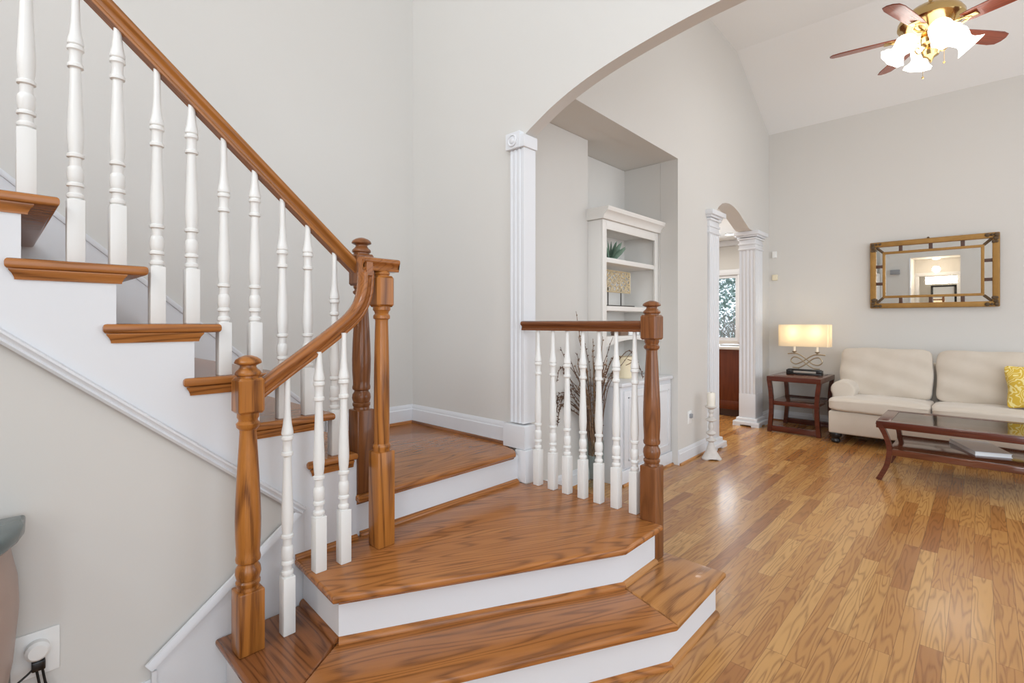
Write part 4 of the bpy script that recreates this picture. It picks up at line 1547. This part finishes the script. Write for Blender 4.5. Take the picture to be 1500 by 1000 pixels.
# ================================================================== SMALL WALL THINGS
p = on_x(1134, 372, UC)
tag(obj('wall_sensor', box(B(), UC - 0.03, UC - 0.0005, 1.995, 2.05, 2.16, 2.245, 0.005), 'plate'), 'upper small white sensor box in the corner by the lamp', 'sensor')
tag(obj('wall_sensor', box(B(), UC - 0.03, UC - 0.0005, 1.985, 2.05, 1.86, 1.935, 0.005), 'beigeplastic'), 'lower almond sensor box in the corner by the lamp', 'sensor')
yo = DV(4.59)
wo = thing('wall_outlet', (4.59, yo, 0.40), 'white wall outlet with a plug beside the floor candlestick', 'outlet')
obj('plate', box(B(), 4.553, 4.627, yo - 0.007, yo + 0.002, 0.34, 0.46, 0.003), 'plate', wo)
obj('plug', box(B(), 4.572, 4.608, yo - 0.03, yo - 0.007, 0.395, 0.435, 0.004), 'greyplastic', wo)
yo = 1.98
wo = thing('wall_outlet', (0.105, yo, 0.345), 'white double outlet plate low on the wall by the bombe chest', 'outlet')
obj('plate', box(B(), 0.045, 0.149, yo - 0.008, yo - 0.0005, 0.285, 0.412, 0.003), 'plate', wo)
bm = lathe(B(), [(0.026, 0.0), (0.027, 0.004), (0.027, 0.022), (0.020, 0.030), (0.001, 0.031)], 0, 0, 28, Matrix.Translation((0.100, yo - 0.008, 0.365)) @ Matrix.Rotation(pi / 2, 4, 'X'))
tag(obj('night_light', bm, 'plate'), 'round white night light plugged into the low outlet', 'night light')
pg = thing('power_plug', (0.103, yo - 0.02, 0.315), 'black two wire plug in the low outlet by the chest', 'plug')
obj('plug_body', box(B(), 0.087, 0.117, yo - 0.035, yo - 0.009, 0.310, 0.338, 0.004), 'black', pg)
for d in (0.0, 0.012):
    obj('cord', tube(B(), cr([(0.098 + d, yo - 0.022, 0.312), (0.104 + d, yo - 0.024, 0.27), (0.112 + d, yo - 0.026, 0.22), (0.11 + d, yo - 0.03, 0.01)], 6), 0.0035, 6), 'black', pg)
obj('cord', tube(B(), cr([(0.093, yo - 0.024, 0.318), (0.075, yo - 0.04, 0.312), (0.05, yo - 0.055, 0.305), (0.02, yo - 0.05, 0.303)], 6), 0.003, 6), 'black', pg)

# ================================================================== BOMBE CHEST (left edge)
bc = thing('bombe_chest', (-0.42, 1.97, 0), 'taupe bombe chest with dark marble top against the stair wall', 'chest')
CHU, CHA = -0.42, 0.496          # centre and half width along the wall


def half_plan(a, d, n=22, back=1.955):
    """half-round plan; clipped right corner"""
    pts = []
    for i in range(n + 1):
        th = pi * i / n
        c, s = cos(th), sin(th)
        pts.append((CHU + a * c, back - d * s ** 0.8))
    return pts


bm = prism(B(), half_plan(CHA, 0.42), 'z', 0.728, 0.764, 0.012)
prism(bm, half_plan(CHA - 0.018, 0.402), 'z', 0.716, 0.730, 0.004)
obj('marble_top', bm, 'marble', bc)
t = bmesh.new()
secs = []
for z, k in ((0.0, 0.80), (0.05, 0.80), (0.12, 0.845), (0.25, 0.905), (0.40, 0.955), (0.52, 0.975), (0.60, 0.968), (0.66, 0.945), (0.716, 0.93)):
    secs.append([t.verts.new((x, y, z)) for x, y in half_plan(CHA * k, 0.40 * k)])
for a, b in zip(secs, secs[1:]):
    m = len(a)
    for i in range(m):
        t.faces.new((a[i], a[(i + 1) % m], b[(i + 1) % m], b[i]))
t.faces.new(secs[0])
t.faces.new(secs[-1])
bm = B()
merge(bm, t)
obj('body', bm, 'bombe', bc, 60)

# ================================================================== CEILING FAN
FX, FY, ZB = 4.995, 0.292, 3.53
cf = thing('ceiling_fan', (FX, FY, 3.1), 'brass ceiling fan with wooden blades and lit tulip shades', 'ceiling fan')
bm = lathe(B(), [(0.014, 3.73), (0.014, 4.30), (0.07, 4.33), (0.08, 4.41), (0.02, 4.42)], FX, FY, 24)
obj('downrod', bm, 'brass', cf)
bm = lathe(B(), [(0.02, 3.745), (0.07, 3.74), (0.13, 3.71), (0.185, 3.665), (0.205, 3.63), (0.207, 3.60), (0.195, 3.585), (0.175, 3.575), (0.15, 3.54), (0.11, 3.52), (0.10, 3.505), (0.06, 3.50), (0.01, 3.50)], FX, FY, 40)
obj('motor_housing', bm, 'brass', cf)
bm = lathe(B(), [(0.05, 3.50), (0.062, 3.49), (0.062, 3.445), (0.048, 3.435), (0.032, 3.42), (0.05, 3.405), (0.058, 3.38), (0.048, 3.35), (0.022, 3.335), (0.010, 3.31), (0.002, 3.295)], FX, FY, 32)
obj('light_kit_column', bm, 'brass', cf)
PHI0 = atan2(RT.y, RT.x)
blade_bm = None
for k in range(5):
    ang_px = radians((8, 80, 146, 210, 294)[k])      # angle from the photo's right, turning away
    d = RT * cos(ang_px) + FW * sin(ang_px)
    rz = atan2(d.y, d.x)
    if blade_bm is None:
        bm = B()
        outl = [(0.20, -0.05), (0.26, -0.058), (0.45, -0.066), (0.58, -0.068), (0.635, -0.055), (0.655, -0.02), (0.655, 0.02), (0.635, 0.055), (0.58, 0.068), (0.45, 0.066), (0.26, 0.058), (0.20, 0.05)]
        t = bmesh.new()
        prism(t, outl, 'z', -0.004, 0.004, 0.002, 1)
        merge(bm, t, Matrix.Rotation(radians(-13), 4, 'X'))
        for v in bm.verts:
            v.co += Vector((FX, FY, ZB))
        blade0 = obj('fan_blade', bm, 'blade', cf)
        blade0_mesh = blade0
        for v in blade0.data.vertices:
            v.co -= Vector((FX, FY, ZB)) - wloc(cf)
        bm = B()
        tube(bm, cr([(0.09, 0, -0.01), (0.14, 0.03, -0.022), (0.20, 0.035, -0.012), (0.25, 0.0, -0.008)], 5), 0.009, 8)
        tube(bm, cr([(0.09, 0, -0.01), (0.14, -0.03, -0.022), (0.20, -0.035, -0.012), (0.25, 0.0, -0.008)], 5), 0.009, 8)
        box(bm, 0.21, 0.29, -0.03, 0.03, -0.013, -0.006, 0.003)
        for v in bm.verts:
            v.co += wloc(cf)
        iron0 = obj('blade_iron', bm, 'brass', cf)
        blade_bm = True
        b_, i_ = blade0, iron0
    else:
        b_, i_ = blade0.copy(), iron0.copy()
        COL.objects.link(b_)
        COL.objects.link(i_)
        b_.parent = cf
        i_.parent = cf
    b_.location = (0, 0, ZB - cf.location.z)
    i_.location = (0, 0, ZB - cf.location.z)
    b_.rotation_euler = (0, 0, rz)
    i_.rotation_euler = (0, 0, rz)
sh0 = arm0 = None
for k in range(4):
    ang = radians(160 + 90 * k)
    d = RT * cos(ang) + FW * sin(ang)
    rz = atan2(d.y, d.x)
    if sh0 is None:
        bm = B()
        tube(bm, cr([(0.03, 0, 0.375), (0.06, 0, 0.425), (0.10, 0, 0.445), (0.122, 0, 0.41)], 6), 0.008, 8)
        tube(bm, cr([(0.045, 0, 0.30), (0.075, 0.0, 0.275), (0.10, 0, 0.30), (0.09, 0, 0.325), (0.07, 0, 0.315)], 6), 0.005, 8)
        for v in bm.verts:
            v.co += wloc(cf)
        arm0 = a_ = obj('shade_arm', bm, 'brass', cf)
        t = bmesh.new()
        pr = [(0.018, 0.012), (0.034, 0.0), (0.050, -0.022), (0.054, -0.042), (0.046, -0.068), (0.038, -0.088), (0.042, -0.105), (0.054, -0.122), (0.068, -0.135)]
        n = 32
        rings = []
        for j, (r, z) in enumerate(pr):
            q = max(0, (j - 5) / 3.0)
            rings.append([t.verts.new(((r + 0.004 * q * cos(8 * 2 * pi * i / n)) * cos(2 * pi * i / n), (r + 0.004 * q * cos(8 * 2 * pi * i / n)) * sin(2 * pi * i / n), z)) for i in range(n)])
        for a, b in zip(rings, rings[1:]):
            for i in range(n):
                t.faces.new((a[i], a[(i + 1) % n], b[(i + 1) % n], b[i]))
        t.faces.new(rings[0])
        bmesh.ops.solidify(t, geom=list(t.faces), thickness=0.003)
        bm = B()
        merge(bm, t, Matrix.Translation((0.122, 0, 0.412)) @ Matrix.Rotation(radians(-42), 4, 'Y') @ Matrix.Scale(1.38, 4))
        for v in bm.verts:
            v.co += wloc(cf)
        sh0 = s_ = obj('glass_shade', bm, 'tulip', cf, 60)
    else:
        a_, s_ = arm0.copy(), sh0.copy()
        for o in (a_, s_):
            COL.objects.link(o)
            o.parent = cf
    a_.rotation_euler = (0, 0, rz)
    s_.rotation_euler = (0, 0, rz)
for dx, dz in ((-0.045, 3.19), (0.12, 3.31)):
    p = Vector((FX, FY, 0)) + RT * dx + FW * 0.02
    bm = tube(B(), [(p.x, p.y, 3.45), (p.x, p.y, dz)], 0.0015, 5)
    t = bmesh.new()
    bmesh.ops.create_uvsphere(t, u_segments=10, v_segments=6, radius=0.009)
    merge(bm, t, Matrix.Translation((p.x, p.y, dz)))
    obj('pull_chain', bm, 'brass', cf)
point_light('fan_glow', (FX, FY, 2.98), 25, (1.0, 0.98, 0.95), 0.42)

# ================================================================== KITCHEN THINGS
kc = thing('kitchen_cabinet', (7.4, 3.4, 0), 'brown wood kitchen cabinet seen between the columns', 'cabinet')
obj('carcass', box(B(), 7.06, 7.68, 2.30, 4.6, 0.10, 0.925, 0.004), 'cabinet_brown', kc)
obj('toe_kick', box(B(), 7.12, 7.62, 2.36, 4.6, 0.0, 0.10), 'strap', kc)
bm = box(B(), 7.052, 7.0599, 2.34, 4.56, 0.13, 0.22, 0.003)
obj('base_moulding', bm, 'cabinet_brown', kc)
tag(obj('countertop', box(B(), 7.03, 7.71, 2.27, 4.63, 0.925, 0.965, 0.006), 'counter'), 'pale countertop on the brown kitchen cabinet', 'countertop')
tag(obj('tray', box(B(), 7.25, 7.5, 2.34, 2.75, 0.965, 0.985, 0.006), 'greyplastic'), 'thin grey tray on the kitchen countertop', 'tray')
for q, (x, y, lb) in enumerate(((8.35, 3.0, 'recessed ceiling light nearer the kitchen window'), (6.74, 2.55, 'recessed ceiling light just inside the niche arch'))):
    dl = thing('downlight', (x, y, KZ), lb, 'ceiling light', 'recessed kitchen lights')
    obj('trim_ring', lathe(B(), [(0.095, KZ - 0.001), (0.095, KZ - 0.006), (0.075, KZ - 0.010), (0.072, KZ - 0.001)], x, y, 28), 'white', dl)
    obj('lens', lathe(B(), [(0.071, KZ - 0.001), (0.071, KZ - 0.006), (0.001, KZ - 0.007)], x, y, 28), 'downlight', dl)
area_light('kitchen_downlight_glow', (6.9, 3.3, 2.68), (6.9, 3.3, 0), 1.6, 1.2, 60, (1.0, 0.95, 0.88))

# ================================================================== BATHROOM SEEN IN THE MIRROR
vm = thing('vanity_mirror', (-4.79, 0.83, 1.1), 'black framed bathroom mirror reflected in the gold mirror', 'mirror')
obj('frame', rect_frame(B(), 0.55, 1.12, 1.10, 1.80, 0.05, -4.80, -4.765, 0.004), 'black', vm)
obj('mirror_glass', box(B(), -4.798, -4.785, 0.58, 1.09, 1.13, 1.77), 'mirror', vm)
vl = thing('vanity_light', (-4.78, 0.83, 1.95), 'bright vanity light bar reflected in the gold mirror', 'wall light')
obj('bar', box(B(), -4.80, -4.77, 0.48, 1.18, 1.92, 1.98, 0.004), 'champagne', vl)
for y in (0.55, 0.735, 0.92, 1.11):
    t = bmesh.new()
    bmesh.ops.create_uvsphere(t, u_segments=16, v_segments=10, radius=0.05)
    bm = B()
    merge(bm, t, Matrix.Translation((-4.72, y, 1.95)))
    obj('bulb', bm, 'bulb', vl)
area_light('vanity_glow', (-4.62, 0.83, 1.95), (-3.2, 0.83, 1.6), 0.8, 0.2, 16, (1.0, 0.9, 0.78))
cb2 = thing('door_chime', (-1.849, 1.66, 2.1), 'grey door chime box reflected in the gold mirror', 'chime')
obj('housing', box(B(), -1.849, -1.79, 1.56, 1.76, 2.10, 2.22, 0.006), 'greyplastic', cb2)
hl = thing('hall_light', (-2.5, 0.88, 2.5), 'small round hall ceiling light reflected in the gold mirror', 'ceiling light')
obj('trim_ring', lathe(B(), [(0.10, 2.499), (0.10, 2.485), (0.08, 2.48), (0.078, 2.499)], -2.5, 0.88, 24), 'white', hl)
obj('lens', lathe(B(), [(0.077, 2.498), (0.07, 2.465), (0.03, 2.455), (0.001, 2.453)], -2.5, 0.88, 24), 'downlight', hl)
point_light('hall_glow', (-2.5, 0.88, 2.2), 14, (1.0, 0.86, 0.68), 0.08)

# ================================================================== OUTSIDE THE KITCHEN WINDOW
struct('ground', box(B(), 9.4, 30, -4, 22, -0.2, -0.1), 'ground', smooth=0)
ro = random.Random(5)
for k, (x, y, hgt, wd, lb) in enumerate(((15.6, 5.2, 4.6, 1.5, 'blue green evergreen at the right of the kitchen window'), (15.2, 8.6, 4.2, 1.4, 'dense evergreen at the left of the kitchen window'))):
    tr = thing('evergreen', (x, y, -0.1), lb, 'tree', 'trees outside the kitchen window')
    obj('trunk', tube(B(), [(x, y, -0.1), (x, y, hgt * 0.8)], 0.08, 8), 'trunk', tr)
    bm = B()
    for i in range(5200):
        z = ro.uniform(0.6, hgt)
        rad = wd * (1.05 - z / hgt) + 0.45
        a = ro.uniform(0, 6.28)
        rr_ = rad * sqrt(ro.random())
        c = Vector((x + rr_ * cos(a), y + rr_ * sin(a), z))
        s = ro.uniform(0.03, 0.075)
        d1 = Vector((ro.uniform(-1, 1), ro.uniform(-1, 1), ro.uniform(-1, 1))).normalized() * s
        d2 = Vector((ro.uniform(-1, 1), ro.uniform(-1, 1), ro.uniform(-1, 1))).normalized() * s
        vs = [bm.verts.new(c + e) for e in (d1, d2, -d1, -d2)]
        bm.faces.new(vs)
    obj('foliage', bm, 'hedge', tr, 0)
tk = thing('bare_thicket', (11.6, 5.0, -0.1), 'tangle of bare grey branches outside the kitchen window', 'shrub', kind='stuff')
bm = B()
for i in range(260):
    x, y = 11.6 + ro.uniform(-0.8, 0.8), ro.uniform(2.8, 7.0)
    p = Vector((x, y, -0.1))
    path = [p]
    d = Vector((ro.uniform(-0.3, 0.3), ro.uniform(-0.3, 0.3), 1))
    for j in range(5):
        d = d + Vector((ro.uniform(-0.4, 0.4), ro.uniform(-0.4, 0.4), 0))
        path.append(path[-1] + d.normalized() * 0.36)
    tube(bm, path, lambda f: 0.014 * (1 - 0.7 * f), 4)
obj('branches', bm, 'trunk', tk, 0)
